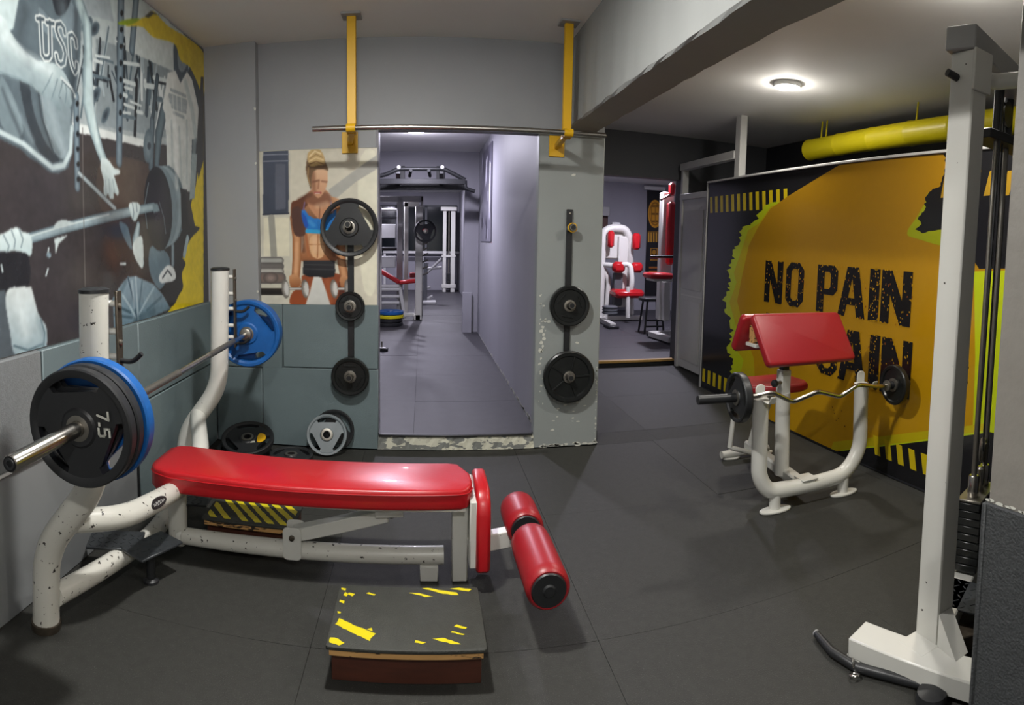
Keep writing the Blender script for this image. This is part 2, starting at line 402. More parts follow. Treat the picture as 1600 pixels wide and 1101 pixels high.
MB().box((XL, 2.946, 0.0), (xf_-.002, 2.957, 0.612), .001).build('panel_edge_strip', BLACKM, wall_left)  # dark gap between the panels, put in as a black strip
# rubber lower half of the right-hand wall, with a bright broken edge on top
zr = 1.5-(1.5-.72)*1.45/1.6
panel(wall_right, (1.437, -1.2, 0.0), (1.452, 1.034, zr), CRUMB, .004)
panel(wall_right, (1.43, 1.023, 0.0), (1.6, 1.038, zr), CRUMB, .004)
fk = MB()
for k in range(70): flake(fk, (1.4485, 1.028-k*.022+random.uniform(-.01, .01), zr+0.006+random.uniform(-.003, .003)), (0, -1, 0), (0, 0, 1), random.uniform(.004, .008), 2.6)
o = fk.build('paint_chips', CHIPC, wall_right, smooth=False); o['kind'] = 'stuff'
# white cap along the partition
struct(MB().box((2.868, 0.8, 2.166), (3.02, 5.77, 2.185), .003).build('trim_6', WHITEP))
struct(MB().box((2.872, 5.762, 0.0), (3.012, 5.785, 2.165), .003).build('trim_7', GREYM))
# thresholds and jambs
struct(MB().box((1.72, 6.97, 0.045), (3.1, 7.04, 0.075), .004).build('trim_3', TAN))
struct(MB().box((1.72, 6.985, -0.005), (3.1, 7.03, 0.04), .003).build('trim_4', BLACKM))  # black bar put in for the dark gap under the threshold
struct(MB().box((-0.33, YB-.004, 0.11), (-0.312, 4.425, 2.27), .003).build('trim_5', CORR))
# white panelled door with transom in the side partition
door = thing('door_1', 'white panelled door with transom frame beside the yellow mural', 'door', (3.1, 6.2, 0))
del door['category']; door['kind'] = 'structure'
D0, D1 = 5.62, 6.9
MB().box((3.07, D1-.06, 0.0), (3.15, D1, 2.5), .004).build('door_post', WHITEP, door)
MB().box((3.07, 5.46, 0.0), (3.15, 5.56, 2.85), .004).build('door_post', WHITEP, door)
MB().box((3.06, 5.563, 2.42), (3.148, D1+.02, 2.503), .004).build('door_head', WHITEP, door)
MB().box((3.062, 5.563, 2.06), (3.148, D1, 2.13), .004).build('transom_bar', WHITEP, door)
leaf = MB().box((3.09, 5.56, 0.02), (3.13, D1-.06, 2.06), .003).build('door_leaf', WHITEP, door)
for z0, z1 in ((0.12, 0.85), (0.98, 1.92)):
    for y0, y1 in ((5.66, 6.16), (6.26, 6.76)):
        MB().pad(rrect(y1-y0, z1-z0, .01, 2), .012, .008, frame((3.09, (y0+y1)/2, (z0+z1)/2), (0, 1, 0), (0, 0, 1), (-1, 0, 0)), 2).build('door_panel', WHITEP, leaf)
MB().box((3.085, 5.6, 0.9), (3.09, 6.8, 0.915), .001).build('door_rail', LAMPR, leaf)

# ------------------------------------------------------------------ ceiling lights
names = ['round white ceiling light glowing above the left barbell bench', 'unseen added ceiling light over the rear of the room',
         'round glowing white ceiling light above the yellow mural', 'unseen added ceiling light above the cable machine',
         'small glowing ceiling light seen in the corridor opening', 'unseen added ceiling light over the far weight racks',
         'unseen added ceiling light near the far corridor wall', 'unseen added ceiling light in the side room with red machines', 'round white ceiling light before the side room doorway']
for (x, y, z, p, c), lb in zip(LAMPS, names):  # unseen fixtures are added so that their lamps have a source
    t = thing('ceiling_light', lb, 'light', (x, y, z), 'round ceiling lights')
    MB().lathe([(.112, 0), (.115, -.006), (.115, -.026), (.108, -.032), (.1, -.032)], Matrix.Translation((x, y, z)), 40).build('rim', LAMPR, t)
    MB().lathe([(.1, -.028), (.099, -.036), (.06, -.040), (.02, -.041)], Matrix.Translation((x, y, z)), 40).build('diffuser', LAMPV if c == VIO else LAMPM, t)

# ================================================================== WEIGHT PLATES
def plate_mesh(Rp, th, style, phase=0.0, seg=60):
    """plate about local Z, centred, front towards +Z; returns an MB (hub hole .026)"""
    mb = MB()
    if style == 'grip':
        h = th/2; hol = 3; span = R(34)
        rings = [0.026, 0.30*Rp, 0.34*Rp, 'A', 'B', 0.90*Rp, 0.975*Rp, Rp]
        zs = [h*.95, h*.95, h*.62, h*.58, h*.60, h*.95, h, h*.72]
        def rad(i, a):
            k = rings[i]
            d = ((a-phase+math.pi/hol) % (2*math.pi/hol))-math.pi/hol
            if k == 'A': return 0.60*Rp/max(math.cos(min(abs(d), span)), .5) if abs(d) <= span+1e-6 else 0.60*Rp/math.cos(span)
            if k == 'B': return 0.84*Rp
            return k
        def inhole(k):
            a = 2*math.pi*(k+.5)/seg; d = ((a-phase+math.pi/hol) % (2*math.pi/hol))-math.pi/hol; return abs(d) < span
        n = len(rings)
        for side in (1, -1):
            V = []; F = []
            for i in range(n):
                for k in range(seg):
                    a = 2*math.pi*k/seg; r = rad(i, a); V.append((r*math.cos(a), r*math.sin(a), side*zs[i]))
            for i in range(n-1):
                for k in range(seg):
                    if i == 3 and inhole(k): continue
                    k2 = (k+1) % seg; f = (i*seg+k, i*seg+k2, (i+1)*seg+k2, (i+1)*seg+k); F.append(f if side < 0 else f[::-1])
            mb.add(V, F)
        base = n*seg
        F = []
        for k in range(seg):
            k2 = (k+1) % seg; i = n-1
            F.append((i*seg+k, i*seg+k2, base+i*seg+k2, base+i*seg+k)); F.append((k2, k, base+k, base+k2))
            if inhole(k):
                for i in (3, 4):
                    f = (i*seg+k, i*seg+k2, base+i*seg+k2, base+i*seg+k); F.append(f)
                if not inhole(k-1): F.append((3*seg+k, 4*seg+k, base+4*seg+k, base+3*seg+k))
                if not inhole((k+1) % seg): F.append((3*seg+k2, 4*seg+k2, base+4*seg+k2, base+3*seg+k2))
        mb.f += F
    else:
        h = th/2
        pr = [(.026, h), (.24*Rp, h), (.27*Rp, h*.45), (.78*Rp, h*.45), (.82*Rp, h*.9), (.95*Rp, h), (Rp, h*.7)]
        mb.ringlathe(pr+[(r, -z) for r, z in pr[::-1]], None, 44)
        if style == 'spoke':
            for k in range(5):
                a = phase+2*math.pi*k/5; d = Vector((math.cos(a), math.sin(a), 0))
                mb.bar(d*.24*Rp+Vector((0, 0, h*.4)), d*.84*Rp+Vector((0, 0, h*.4)), .014, h*.9, bev=.002)
        elif style == 'lines':
            for k in range(3):
                a = phase+2*math.pi*k/3; d = Vector((math.cos(a), math.sin(a), 0)); q = Vector((-d.y, d.x, 0))
                mb.bar(d*.55*Rp-q*.3*Rp+Vector((0, 0, h*.4)), d*.55*Rp+q*.3*Rp+Vector((0, 0, h*.4)), .010, h*.8, bev=.002)
    return mb

def digits(mb, text, hgt, org, ux, uy, th=.16, lift=.001):
    """flat stroke lettering on a surface (segment polylines)"""
    G = {'7': [[(0, 1), (.6, 1), (.25, 0)]], '5': [[(.6, 1), (0, 1), (0, .58), (.45, .58), (.6, .45), (.6, .12), (.45, 0), (0, 0)]], '.': [[(.06, .1), (.2, .1)]], ',': [[(.15, .1), (.05, -.12)]],
         '1': [[(.05, .8), (.3, 1), (.3, 0)]], '0': [[(0, .1), (0, .9), (.1, 1), (.5, 1), (.6, .9), (.6, .1), (.5, 0), (.1, 0), (0, .1)]], '2': [[(0, 1), (.6, 1), (.6, .5), (0, 0), (.6, 0)]]}
    ux, uy = Vector(ux), Vector(uy); nrm = ux.cross(uy).normalized(); x = 0
    for ch in text:
        for st in G[ch]:
            for (a, b) in zip(st[:-1], st[1:]):
                A = Vector(a); B = Vector(b); d = (B-A).normalized(); q = Vector((-d.y, d.x))*th/2; A2 = A-d*th/2; B2 = B+d*th/2
                pts = [A2+q, A2-q, B2-q, B2+q]
                mb.add([Vector(org)+ux*(x+p.x)*hgt+uy*p.y*hgt+nrm*lift for p in pts], [(0, 1, 2, 3)])
        x += .5 if ch in '.,' else .88
    return mb

def weight_plate(label, loc, axis, Rp, th, m, style='grip', phase=0.0, hub=STEEL, group=None, hint=(0, 0, 1)):
    """a plate centred at loc, front face towards axis; origin of the thing at its centre"""
    t = thing('weight_plate', label, 'weight plate', loc, group)
    xf = axf(loc, axis, hint)
    mb = plate_mesh(Rp, th, style, phase); mb.v = [xf @ v for v in mb.v]; d = mb.build('disc', m, t, ang=30)
    hr = MB(); hr.ringlathe([(.0262, th/2+.001), (.040, th/2+.001), (.043, th/2), (.043, -th/2), (.040, -th/2-.001), (.0262, -th/2-.001)], xf, 32)
    hr.build('hub_ring', hub, t)
    return t, d, xf

# ================================================================== BENCH WITH RACK (along X, head at the left wall)
BY = 2.62
bench = thing('weight_bench', 'white steel bench press rack with long red pad and leg rollers', 'weight bench', (-0.5, BY, 0))
YA, YBk = 1.85, 3.39
TR = 0.054
def upright(Y, dx):
    pts = [(-1.388+dx*.8, Y, 0.015), (-1.372+dx*.8, Y, 0.33), (-1.135+dx, Y, 0.63), (-1.115+dx, Y, 1.335)]
    u = MB().tube(pts, TR, 20, bend=.12).build('upright', WHITEW if Y < 2 else WHITE, bench)
    MB().lathe([(TR+.004, 0), (TR+.006, .01), (TR+.006, .03), (TR-.004, .034)], Matrix.Translation((-1.388+dx*.8, Y, 0)), 24).build('foot_cap', DSTEEL, u)
    MB().lathe([(TR+.003, -.004), (TR+.003, .008), (TR-.012, .014)], Matrix.Translation((-1.115+dx, Y, 1.335)), 24).build('end_cap', BLACK, u)
    # hook strip carried on two pegs
    x0 = -1.115+dx
    hs = MB().box((x0+.072, Y+.018, 0.87), (x0+.082, Y+.056, 1.335), .002).build('hook_strip', DSTEEL, bench)
    for z in (1.29, 1.19, 1.10, 1.0, 0.93):
        MB().tube([(x0+.03, Y+.03, z), (x0+.076, Y+.036, z)], .012, 10).build('peg', WHITE, hs)
    for z in (1.28, 1.15):
        MB().lathe([(.011, 0), (.011, .004), (.006, .007)], axf((x0+.082, Y+.037, z), (1, 0, 0)), 14).build('bolt', STEEL, hs)
    for z in (1.085, 0.895):
        MB().tube([(x0+.075, Y+.037, z), (x0+.13, Y+.037, z-.002), (x0+.165, Y+.037, z+.03)], .009, 10, bend=.02).build('hook', BLACKM, hs)
    return u
upright(YA, 0.0); upright(YBk, -0.06)
# lower cross beam at the floor and the two arms carrying the pad head
MB().tube([(-1.355, YA+.02, 0.13), (-1.30, 2.2, 0.11), (-1.25, BY, 0.09), (-1.33, 3.0, 0.11), (-1.41, YBk-.02, 0.13)], .044, 18, bend=.2).build('cross_beam', WHITEW, bench)
armA = MB().tube([(-1.26, YA+.02, 0.455), (-1.12, 2.03, 0.43), (-1.09, 2.3, 0.40), (-1.12, 2.56, 0.34)], .046, 18, bend=.14).build('support_arm', WHITEW, bench)
MB().tube([(-1.33, YBk-.02, 0.455), (-1.24, 3.16, 0.43), (-1.13, 2.9, 0.40), (-1.12, 2.68, 0.34)], .046, 18, bend=.14).build('support_arm', WHITE, bench)
# maker's badge on the near arm: black oval with light stencil marks
bp = aZ(228, 797, 0.40); bp = Vector((-1.045, 2.26, 0.418))
dirv = (Vector((-1.09, 2.3, .405))-Vector((-1.11, 2.1, .42))).normalized(); nb = Vector((0.75, -0.45, .35)); nb = (nb-dirv*nb.dot(dirv)).normalized(); ub = nb.cross(dirv)
c0 = Vector((-1.098, 2.22, 0.409))
bd = MB(); n = 24
for lift, rr in ((.044, 1.0), (.0475, .94)):
    bd.add([c0+dirv*math.cos(2*math.pi*k/n)*.062*rr+(ub*math.sin(2*math.pi*k/n)*.022*rr)+nb*(lift-.004*math.sin(2*math.pi*k/n)**2) for k in range(n)], [tuple(range(n))])
bd.f += [(k, (k+1) % n, n+(k+1) % n, n+k) for k in range(n)]
badge = bd.build('badge', BLACK, bench)
bl = MB()
for k, s in enumerate((.7, 1, 1, .8, .6)):
    o_ = c0+dirv*(-.04+k*.018)+nb*.049
    for a, b in (((-.004, -.008*s), (-.004, .008*s)), ((-.004, .008*s), (.006, .004*s)), ((.006, -.008*s), (.006, .006*s))):
        bl.bar(o_+dirv*a[0]+ub*a[1], o_+dirv*b[0]+ub*b[1], .0018, .0012, up=nb, bev=0)
bl.build('badge_lettering', WHITEP, badge)
# head post, spine beam, feet, brace
MB().tube([(-1.15, BY, 0.07), (-1.15, BY, 0.37)], .046, 18).build('head_post', WHITEW, bench)
MB().box((-1.17, BY-.05, 0.355), (-0.95, BY+.05, 0.368), .003).build('pad_bracket', WHITE, bench)
sp = MB().tube([(-1.13, BY, 0.085), (-0.5, BY-.01, 0.098), (-0.06, BY-.015, 0.105), (0.1, BY-.015, 0.106)], .04, 18, bend=.1).build('spine_beam', WHITEW, bench)
MB().lathe([(.052, -.012), (.054, 0), (.05, .012)], axf((-1.13, BY, 0.085), (1, 0, 0)), 20).build('collar', WHITE, sp)
MB().box((-.005, BY-.05, 0.0), (.075, BY+.04, 0.07), .004).build('foot_block', WHITE, sp)
lg = MB().box((0.135, BY-.055, 0.0), (0.205, BY+.04, 0.375), .006).build('front_leg', WHITE, bench)
br = MB().bar((-0.575, BY-.01, 0.172), (-0.15, BY-.01, 0.292), .062, .06).build('diagonal_brace', WHITE, bench)
for dy in (-.045, .035):
    MB().pad(rrect(.085, .15, .02, 3), .008, .002, frame((-0.575, BY+dy, 0.142), (1, 0, 0), (0, 0, 1), (0, -1, 0)), 1).build('brace_lug', WHITE, br)
for p in ((-0.575, BY-.055, 0.172), (-0.13, BY-.046, 0.30)):
    MB().lathe([(.013, 0), (.013, .007), (.008, .009)], axf(p, (0, -1, 0)), 12).build('bolt', DSTEEL, br)
MB().tube([(-0.2, BY-.04, 0.305), (-0.08, BY-.04, 0.315)], .024, 14).build('adjuster_sleeve', WHITE, br)
# pad: long, rounded at the head, chamfered at the foot, gently crowned
ol = [(-1.235, 2.55), (-1.225, 2.50), (-1.19, 2.462), (-1.12, 2.445), (-.6, 2.452), (.0, 2.468), (.165, 2.475), (.195, 2.49), (.218, 2.545), (.222, 2.60), (.218, 2.67), (.17, 2.785), (.12, 2.80), (-.6, 2.80), (-1.15, 2.805), (-1.20, 2.79), (-1.235, 2.74)]
pd = MB().pad([(x, y) for x, y in ol], .088, .014, Matrix.Translation((0, 0, .366)))
for v in pd.v:
    u_ = (v.x+.5)/.73; v.z += .022*max(0, -u_-.25) if v.z > .41 else 0
pad_ = pd.build('bench_pad', RED, bench)
MB().box((-1.19, 2.49, 0.352), (.19, 2.77, 0.367), .003).build('pad_board', WHITE, pad_)
# welt along the upper near edge
MB().tube([(-1.225, 2.497, .447), (-1.19, 2.459, .445), (-1.12, 2.442, .44), (-.6, 2.449, .436), (0, 2.465, .436), (.165, 2.472, .436), (.197, 2.487, .436), (.221, 2.543, .436)], .0028, 6, bend=.02).build('piping', RED, pad_)
# front pad facing the leg rollers
fp = MB().pad([(2.46, .105), (2.475, .09), (2.78, .09), (2.80, .105), (2.815, .33), (2.80, .385), (2.74, .445), (2.53, .445), (2.475, .40), (2.46, .34)], .062, .016, frame((.232, 0, 0), (0, 1, 0), (0, 0, 1), (1, 0, 0)))
fpo = fp.build('front_pad', RED, bench)
MB().box((.206, 2.475, .11), (.234, 2.79, .40), .003).build('pad_board', WHITE, fpo)
# leg developer: arm, axle and two foam rollers
ar = MB().bar((.205, BY-.04, .165), (.50, BY-.05, .215), .055, .075).build('leg_arm', WHITE, bench)
Pn, Pf = Vector((.462, 2.07, .238)), Vector((.452, 2.76, .245))
dn = (Pf-Pn).normalized()
MB().tube([Pn, Pf], .014, 12).build('roller_axle', STEEL, ar)
L_ = (Pf-Pn).length
for a, b in ((0.0, .37), (.46, L_)):
    rl = MB().lathe([(.02, 0), (.072, 0), (.082, .012), (.084, .05), (.084, b-a-.05), (.082, b-a-.012), (.072, b-a), (.02, b-a)], axf(Pn+dn*a, dn), 36).build('foam_roller', REDD, bench)
    MB().lathe([(.0, -.012), (.020, -.012), (.026, -.006), (.062, -.006), (.068, .002), (.068, .01)], axf(Pn+dn*a, dn), 32).build('roller_cap', BLACK, rl)
    MB().lathe([(.068, -.01), (.068, 0), (.06, .006), (.02, .006)], axf(Pn+dn*b, dn), 32).build('roller_cap', BLACK, rl)
# black checker plate spotter steps on the cross beam
def checker(name, c, w_, d_, th, rot, parent):
    b = MB().box((-w_/2, -d_/2, -th), (w_/2, d_/2, 0), .003)
    k = 0
    for i in range(int(w_/.035)):
        for j in range(int(d_/.035)):
            x = -w_/2+.02+i*.035; y = -d_/2+.02+j*.035; a = R(45 if (i+j) % 2 else -45)
            dx, dy = .012*math.cos(a), .012*math.sin(a)
            b.bar((x-dx, y-dy, .0008), (x+dx, y+dy, .0008), .005, .002, bev=0)
    M_ = Matrix.Translation(c) @ Matrix.Rotation(rot, 4, 'Z'); b.v = [M_ @ v for v in b.v]
    return b.build(name, CHECK, parent)
checker('spotter_plate', (-1.335, 2.335, .158), .25, .17, .012, R(20), bench)
ck = checker('spotter_plate', (-1.16, 2.35, .160), .15, .24, .012, R(-24), bench)
MB().tube([(-1.16, 2.33, .148), (-1.16, 2.33, .02)], .02, 12).build('plate_post', BLACKM, ck)
MB().lathe([(.035, 0), (.035, .012), (.024, .022)], Matrix.Translation((-1.16, 2.33, 0)), 20).build('rubber_foot', BLACK, ck)
checker('spotter_plate', (-1.17, 2.93, .160), .17, .26, .012, R(6), bench)

# ================================================================== BARBELL ON THE RACK
BX = -1.04
bz = lambda y: .913+.0145*(y-1.25)
Bp = lambda y: Vector((BX, y, bz(y)))
bb = thing('barbell', 'long steel barbell resting on the hooks of the red bench', 'barbell', Bp(2.6))
MB().tube([Bp(1.8), Bp(3.44)], .0145, 16).build('shaft', CHROME, bb)
for y0, y1 in ((2.05, 2.42), (2.8, 3.2)):
    MB().tube([Bp(y0), Bp(y1)], .0155, 16).build('knurled_grip', STEEL, bb)
ax = (Bp(3)-Bp(2)).normalized()
for ya, yb_, s in ((1.25, 1.80, -1), (3.44, 3.96, 1)):
    sl = MB().tube([Bp(ya), Bp(ya+.004), Bp(yb_)], [.0225, .0255, .0255], 24).build('sleeve', CHROME, bb)
    e = Bp(ya) if s < 0 else Bp(yb_)
    cp = MB().lathe([(.0, .001), (.009, .001), (.010, .0025), (.016, .003), (.018, .001), (.022, .001)], axf(e, ax*s), 24).build('end_cap', BLACK, sl)
    yc = yb_ if s < 0 else ya
    MB().lathe([(.03, -.012), (.036, -.008), (.036, .012), (.03, .016)], axf(Bp(yc), ax), 24).build('collar', STEEL, sl)
def disc_on_bar(label, y, Rp, th, m, style, phase, side):
    return weight_plate(label, Bp(y), ax*side, Rp, th, m, style, phase, group='plates on the long barbell')
t, d, xf = disc_on_bar('black 7.5 kilo grip plate, outermost on the near barbell end', 1.615, .194, .042, BLACK, 'grip', R(97), -1)
nm = MB(); digits(nm, '7.5', .038, xf @ Vector((.075, .062, .0205)), xf.to_3x3() @ Vector((.06, -1, 0)).normalized(), xf.to_3x3() @ Vector((1, .06, 0)).normalized(), .2, -.0012)
nm.v = [v for v in nm.v]; nm.build('number', CHIPC, d, smooth=False)
disc_on_bar('thin black plate pressed between the 7.5 plate and the blue plate', 1.660, .197, .040, BLACK, 'grip', R(90), -1)
disc_on_bar('blue rubber plate behind two black plates on near barbell end', 1.712, .207, .052, BLUE, 'grip', R(75), -1)
disc_on_bar('blue rubber grip plate on the far barbell end beside back wall', 3.49, .202, .05, BLUE, 'grip', R(40), -1)
disc_on_bar('second blue plate, outermost on the far barbell end', 3.545, .198, .05, BLUE, 'grip', R(75), -1)

# ================================================================== STEP BOXES
def step_box(label, lo, hi, m_stripes, seed, group=None):
    (x0, y0), (x1, y1) = lo, hi; cx, cy = (x0+x1)/2, (y0+y1)/2
    t = thing('step_box', label, 'step', (cx, cy, 0), 'wooden step boxes')
    z1 = .112; yi = .045
    for nm_, a, b in (('side_board', (x0+.015, y0+yi, 0), (x1-.015, y0+yi+.018, z1)), ('side_board', (x0+.015, y1-.03, 0), (x1-.015, y1-.012, z1)),
                      ('end_board', (x0+.015, y0+yi+.018, 0), (x0+.033, y1-.03, z1)), ('end_board', (x1-.033, y0+yi+.018, 0), (x1-.015, y1-.03, z1))):
        MB().box(a, b, .002).build(nm_, WOODD, t)
    MB().box((x0+.012, y0+.008, z1), (x1-.012, y1-.008, z1+.024), .002).build('top_board', WOODL, t)
    tp = MB().pad(rrect(x1-x0, y1-y0, .012, 3, cx, cy), .014, .004, Matrix.Translation((0, 0, z1+.024)), 2).build('rubber_top', TOPBLK, t)
    z = z1+.0384
    random.seed(seed)
    for (pts) in m_stripes:
        # broken paint: a polygon with ragged edge in fractions of the top
        P_ = [(x0+(x1-x0)*u, y0+(y1-y0)*v) for u, v in pts]; q = []
        for i in range(len(P_)):
            a, b = Vector(P_[i]), Vector(P_[(i+1) % len(P_)]); k_ = max(1, int((b-a).length/.012))
            for k in range(k_):
                p = a+(b-a)*k/k_; q.append((p.x+random.uniform(-.0022, .0022), p.y+random.uniform(-.0022, .0022), z))
        MB().add(q, [tuple(range(len(q)))]).build('yellow_stripe', YELD, tp, smooth=False)
    return t
def st(u, v, w_, L, h):   # slanted stripe
    return [(u, v), (u+L, v-h), (u+L+w_*.3, v-h+w_), (u+.02, v+w_)]
worn = [st(.03, .32, .10, .24, .20), [(.02, .05), (.09, .03), (.12, .06), (.05, .13), (.02, .12)], [(.04, .8), (.07, .78), (.08, .83), (.05, .86)], [(.02, .9), (.05, .89), (.055, .93), (.02, .94)], [(.07, .82), (.11, .8), (.12, .84), (.08, .86)], [(.025, .68), (.06, .66), (.065, .70), (.03, .72)],
        [(.03, .5), (.05, .49), (.05, .52), (.03, .53)], [(.6, .98), (.72, .90), (.80, .86), (.86, .86), (.84, .90), (.72, .95), (.64, .99)], [(.8, .97), (.93, .91), (.95, .95), (.86, .99)], [(.5, .9), (.62, .83), (.68, .83), (.58, .9)], [(.66, .17), (.78, .1), (.84, .09), (.74, .18)],
        [(.8, .35), (.88, .30), (.89, .33), (.82, .37)], [(.55, .12), (.6, .10), (.62, .12), (.56, .15)], [(.78, .26), (.86, .21), (.87, .23), (.79, .28)], [(.24, .28), (.28, .26), (.27, .31)], [(.2, .86), (.26, .83), (.27, .85), (.22, .88)]]
step_box('worn black-topped step box with faded yellow stripes in front of red bench', (-.318, 1.905), (.222, 2.275), worn, 5)
fresh = [[(a, .96), (a+.08, .96), (a+.50, .08), (a+.42, .08)] for a in (.02, .16, .30, .44)]+[[(.58, .96), (.66, .96), (.97, .32), (.97, .15)]]+[[(.72, .96), (.80, .96), (.97, .62), (.97, .44)]]+[[(.03, .7), (.03, .52), (.24, .08), (.32, .08)]]+[[(.03, .36), (.03, .2), (.09, .08), (.17, .08)]]
step_box('dark wooden step box with bright yellow stripes underneath the red bench', (-1.06, 2.70), (-.60, 2.985), fresh, 6)

# ================================================================== WALL PLATE RACKS AND THEIR PLATES
YW = YB-0.014
def wall_rack(label, X, z0, z1, pegs):
    t = thing('plate_holder', label, 'plate holder', (X, YW, z0), 'wall plate holders')
    MB().box((X-.022, YW-.022, z0), (X+.022, YW, z1), .003).build('back_bar', BLACKM, t)
    for z, L in pegs:
        pg = MB().tube([(X, YW-.02, z), (X, YW-L+.006, z+.004), (X, YW-L, z+.004)], [.025, .025, .022], 20).build('peg', STEEL, t)
        MB().lathe([(0, 0), (.017, 0), (.017, .002)], axf((X, YW-L-.0005, z+.004), (0, -1, 0)), 16).build('peg_bore', BLACKM, pg)
    for z in (z0+.04, (z0+z1)/2, z1-.03):
        MB().lathe([(.008, 0), (.008, .004), (.004, .006)], axf((X, YW-.022, z), (0, -1, 0)), 10).build('bolt', STEEL, t)
    return t
XA = -.505
wall_rack('black wall bar with three pegs of plates left of the doorway', XA, .45, 1.72, ((1.60, .2), (1.035, .14), (.545, .15)))
G = 'plates hung on the left wall bar'
weight_plate('large black three-grip plate hung over the fitness poster', (XA, YW-.095, 1.585), (0, -1, 0), .200, .042, BLACK, 'grip', R(30), group=G, hint=(0, 0, 1))
weight_plate('small black plate on the middle peg left of the doorway', (XA, YW-.065, 1.04), (0, -1, 0), .103, .035, IRON, 'lines', R(10), group=G)
weight_plate('medium black plate on the lowest peg left of the doorway', (XA, YW-.07, .545), (0, -1, 0), .135, .04, IRON, 'lines', R(90), group=G)
XC = 1.035
wall_rack('black wall bar on the grey column with one empty peg', XC, .45, 1.735, ((1.60, .13), (1.055, .15), (.545, .17)))
G = 'plates hung on the column'
weight_plate('black plate on the middle peg of the grey column', (XC+.0, YW-.07, 1.05), (0, -1, 0), .145, .04, IRON, 'lines', R(20), group=G)
weight_plate('smaller black plate behind the middle plate on the grey column', (XC+.0, YW-.03, 1.045), (0, -1, 0), .135, .03, IRON, 'plain', 0, group=G)
weight_plate('large spoked black plate low on the grey column', (XC+.005, YW-.08, .54), (0, -1, 0), .188, .04, IRON, 'spoke', R(75), group=G)
tag(MB().ringlathe([(.028, -.004), (.034, -.004), (.034, .004), (.028, .004)], axf((XC, YW-.105, 1.604), (0, -1, .0)), 24).build('spring_collar', YEL, loc=(XC, YW-.105, 1.604)), 'brassy collar ring on the empty top peg of the column', 'collar')
# plates on the floor by the back wall
G = 'plates on the floor by the back wall'
weight_plate('grey rubber plate leaning on the back wall beside the doorway', (-.665, 4.125, .138), (0.12, -.93, .36), .142, .04, GREYPL, 'grip', R(90), group=G)
weight_plate('black plate leaning behind the grey plate at back wall', (-.628, 4.214, .145), (0.06, -.985, .15), .146, .03, BLACK, 'grip', R(30), group=G)
weight_plate('flat black plate lying on the floor between the leaning plates', (-.89, 3.98, .022), (0, 0, 1), .15, .042, BLACK, 'grip', R(10), group=G)
t, d, xf = weight_plate('black plate with a yellow sticker propped on the floor stack', (-1.20, 3.98, .122), (0.03, -.32, .945), .185, .042, BLACK, 'grip', R(100), group=G)
s = MB(); n = 20
s.add([xf @ Vector((.085+.045*math.cos(2*math.pi*k/n)*(1 if math.cos(2*math.pi*k/n) > 0 else .35), .0+.052*math.sin(2*math.pi*k/n), .0165)) for k in range(n)], [tuple(range(n))]); s.build('sticker', YEL, d, smooth=False)
s = MB(); s.add([xf @ Vector(q) for q in ((.03, -.06, .0165), (.062, -.055, .0165), (.060, -.038, .0165), (.028, -.043, .0165))], [(0, 1, 2, 3)]); s.build('label_patch', CHIPC, d, smooth=False)
weight_plate('flat black plate lying under the propped plate with sticker', (-1.25, 4.03, .022), (0, 0, 1), .19, .042, BLACK, 'grip', R(60), group=G)

# ================================================================== PULL-UP BAR
pb = thing('pull_up_bar', 'steel pull-up bar on two yellow ceiling posts across the doorway', 'pull-up bar', (.22, 3.82, 2.19))
MB().tube([(-.69, 3.8, 2.19), (1.15, 3.8, 2.19)], .017, 16).build('bar', CHROME, pb)
for X in (-.45, .905):
    p = MB().box((X-.028, 3.835, 2.16), (X+.028, 3.87, 2.875), .003).build('post', YEL, pb)
    MB().box((X-.06, 3.79, 2.873), (X+.06, 3.915, 2.885), .002).build('ceiling_plate', GREYM, p)
    MB().ringlathe([(.018, -.028), (.026, -.028), (.026, .028), (.018, .028)], axf((X, 3.8, 2.19), (1, 0, 0)), 20).build('clamp', YEL, p)
    MB().box((X-.022, 3.8, 2.165), (X+.022, 3.84, 2.215), .003).build('bracket', YEL, p)
    sx = -.51 if X < 0 else .93
    w_ = MB().box((sx-.055, YW-.012, 2.10), (sx+.055, YW, 2.245), .002).build('wall_plate', YEL, pb)
    MB().bar((X, 3.86, 2.19), (sx, YW-.01, 2.17), .035, .035).build('stay', YEL, w_)
MB().tube([(.2, YW-.05, 2.262), (1.285, YW-.05, 2.262)], .006, 8).build('guide_rod', STEEL, pb)
for X in (.3, 1.25):
    MB().tube([(X, YW-.05, 2.262), (X, YB+.02, 2.275)], .006, 8).build('rod_clip', STEEL, pb)

# ================================================================== PREACHER CURL BENCH
pc = thing('preacher_bench', 'white preacher curl bench with red tent-shaped arm pad and seat', 'weight bench', (2.2, 3.0, 0))
YU = 2.86
Ul = [(1.815, YU, .655), (1.825, YU, .21), (1.885, YU-.01, .115), (2.17, YU-.02, .105), (2.46, YU-.01, .115), (2.585, YU, .25), (2.565, YU, .675)]
u = MB().tube(Ul, .046, 20, bend=.13, ns=8).build('front_frame', WHITE, pc)
for (x, z) in ((1.815, .655), (2.565, .675)):
    c = MB().lathe([(.047, -.01), (.048, .006), (.03, .016)], Matrix.Translation((x, YU, z)), 20).build('end_cap', WHITE, u)
    # bar cradle: upright plate behind and short lip in front
    MB().pad(rrect(.062, .10, .026, 4), .010, .003, frame((x-.0, YU+.015, z+.035), (1, 0, 0), (0, 0, 1), (0, -1, 0)), 1).build('cradle_back', WHITE, c)
    MB().bar((x, YU-.01, z+.002), (x, YU-.115, z+.004), .045, .008).build('cradle_shelf', WHITE, c)
    MB().bar((x, YU-.113, z+.002), (x, YU-.132, z+.045), .04, .007).build('cradle_lip', WHITE, c)
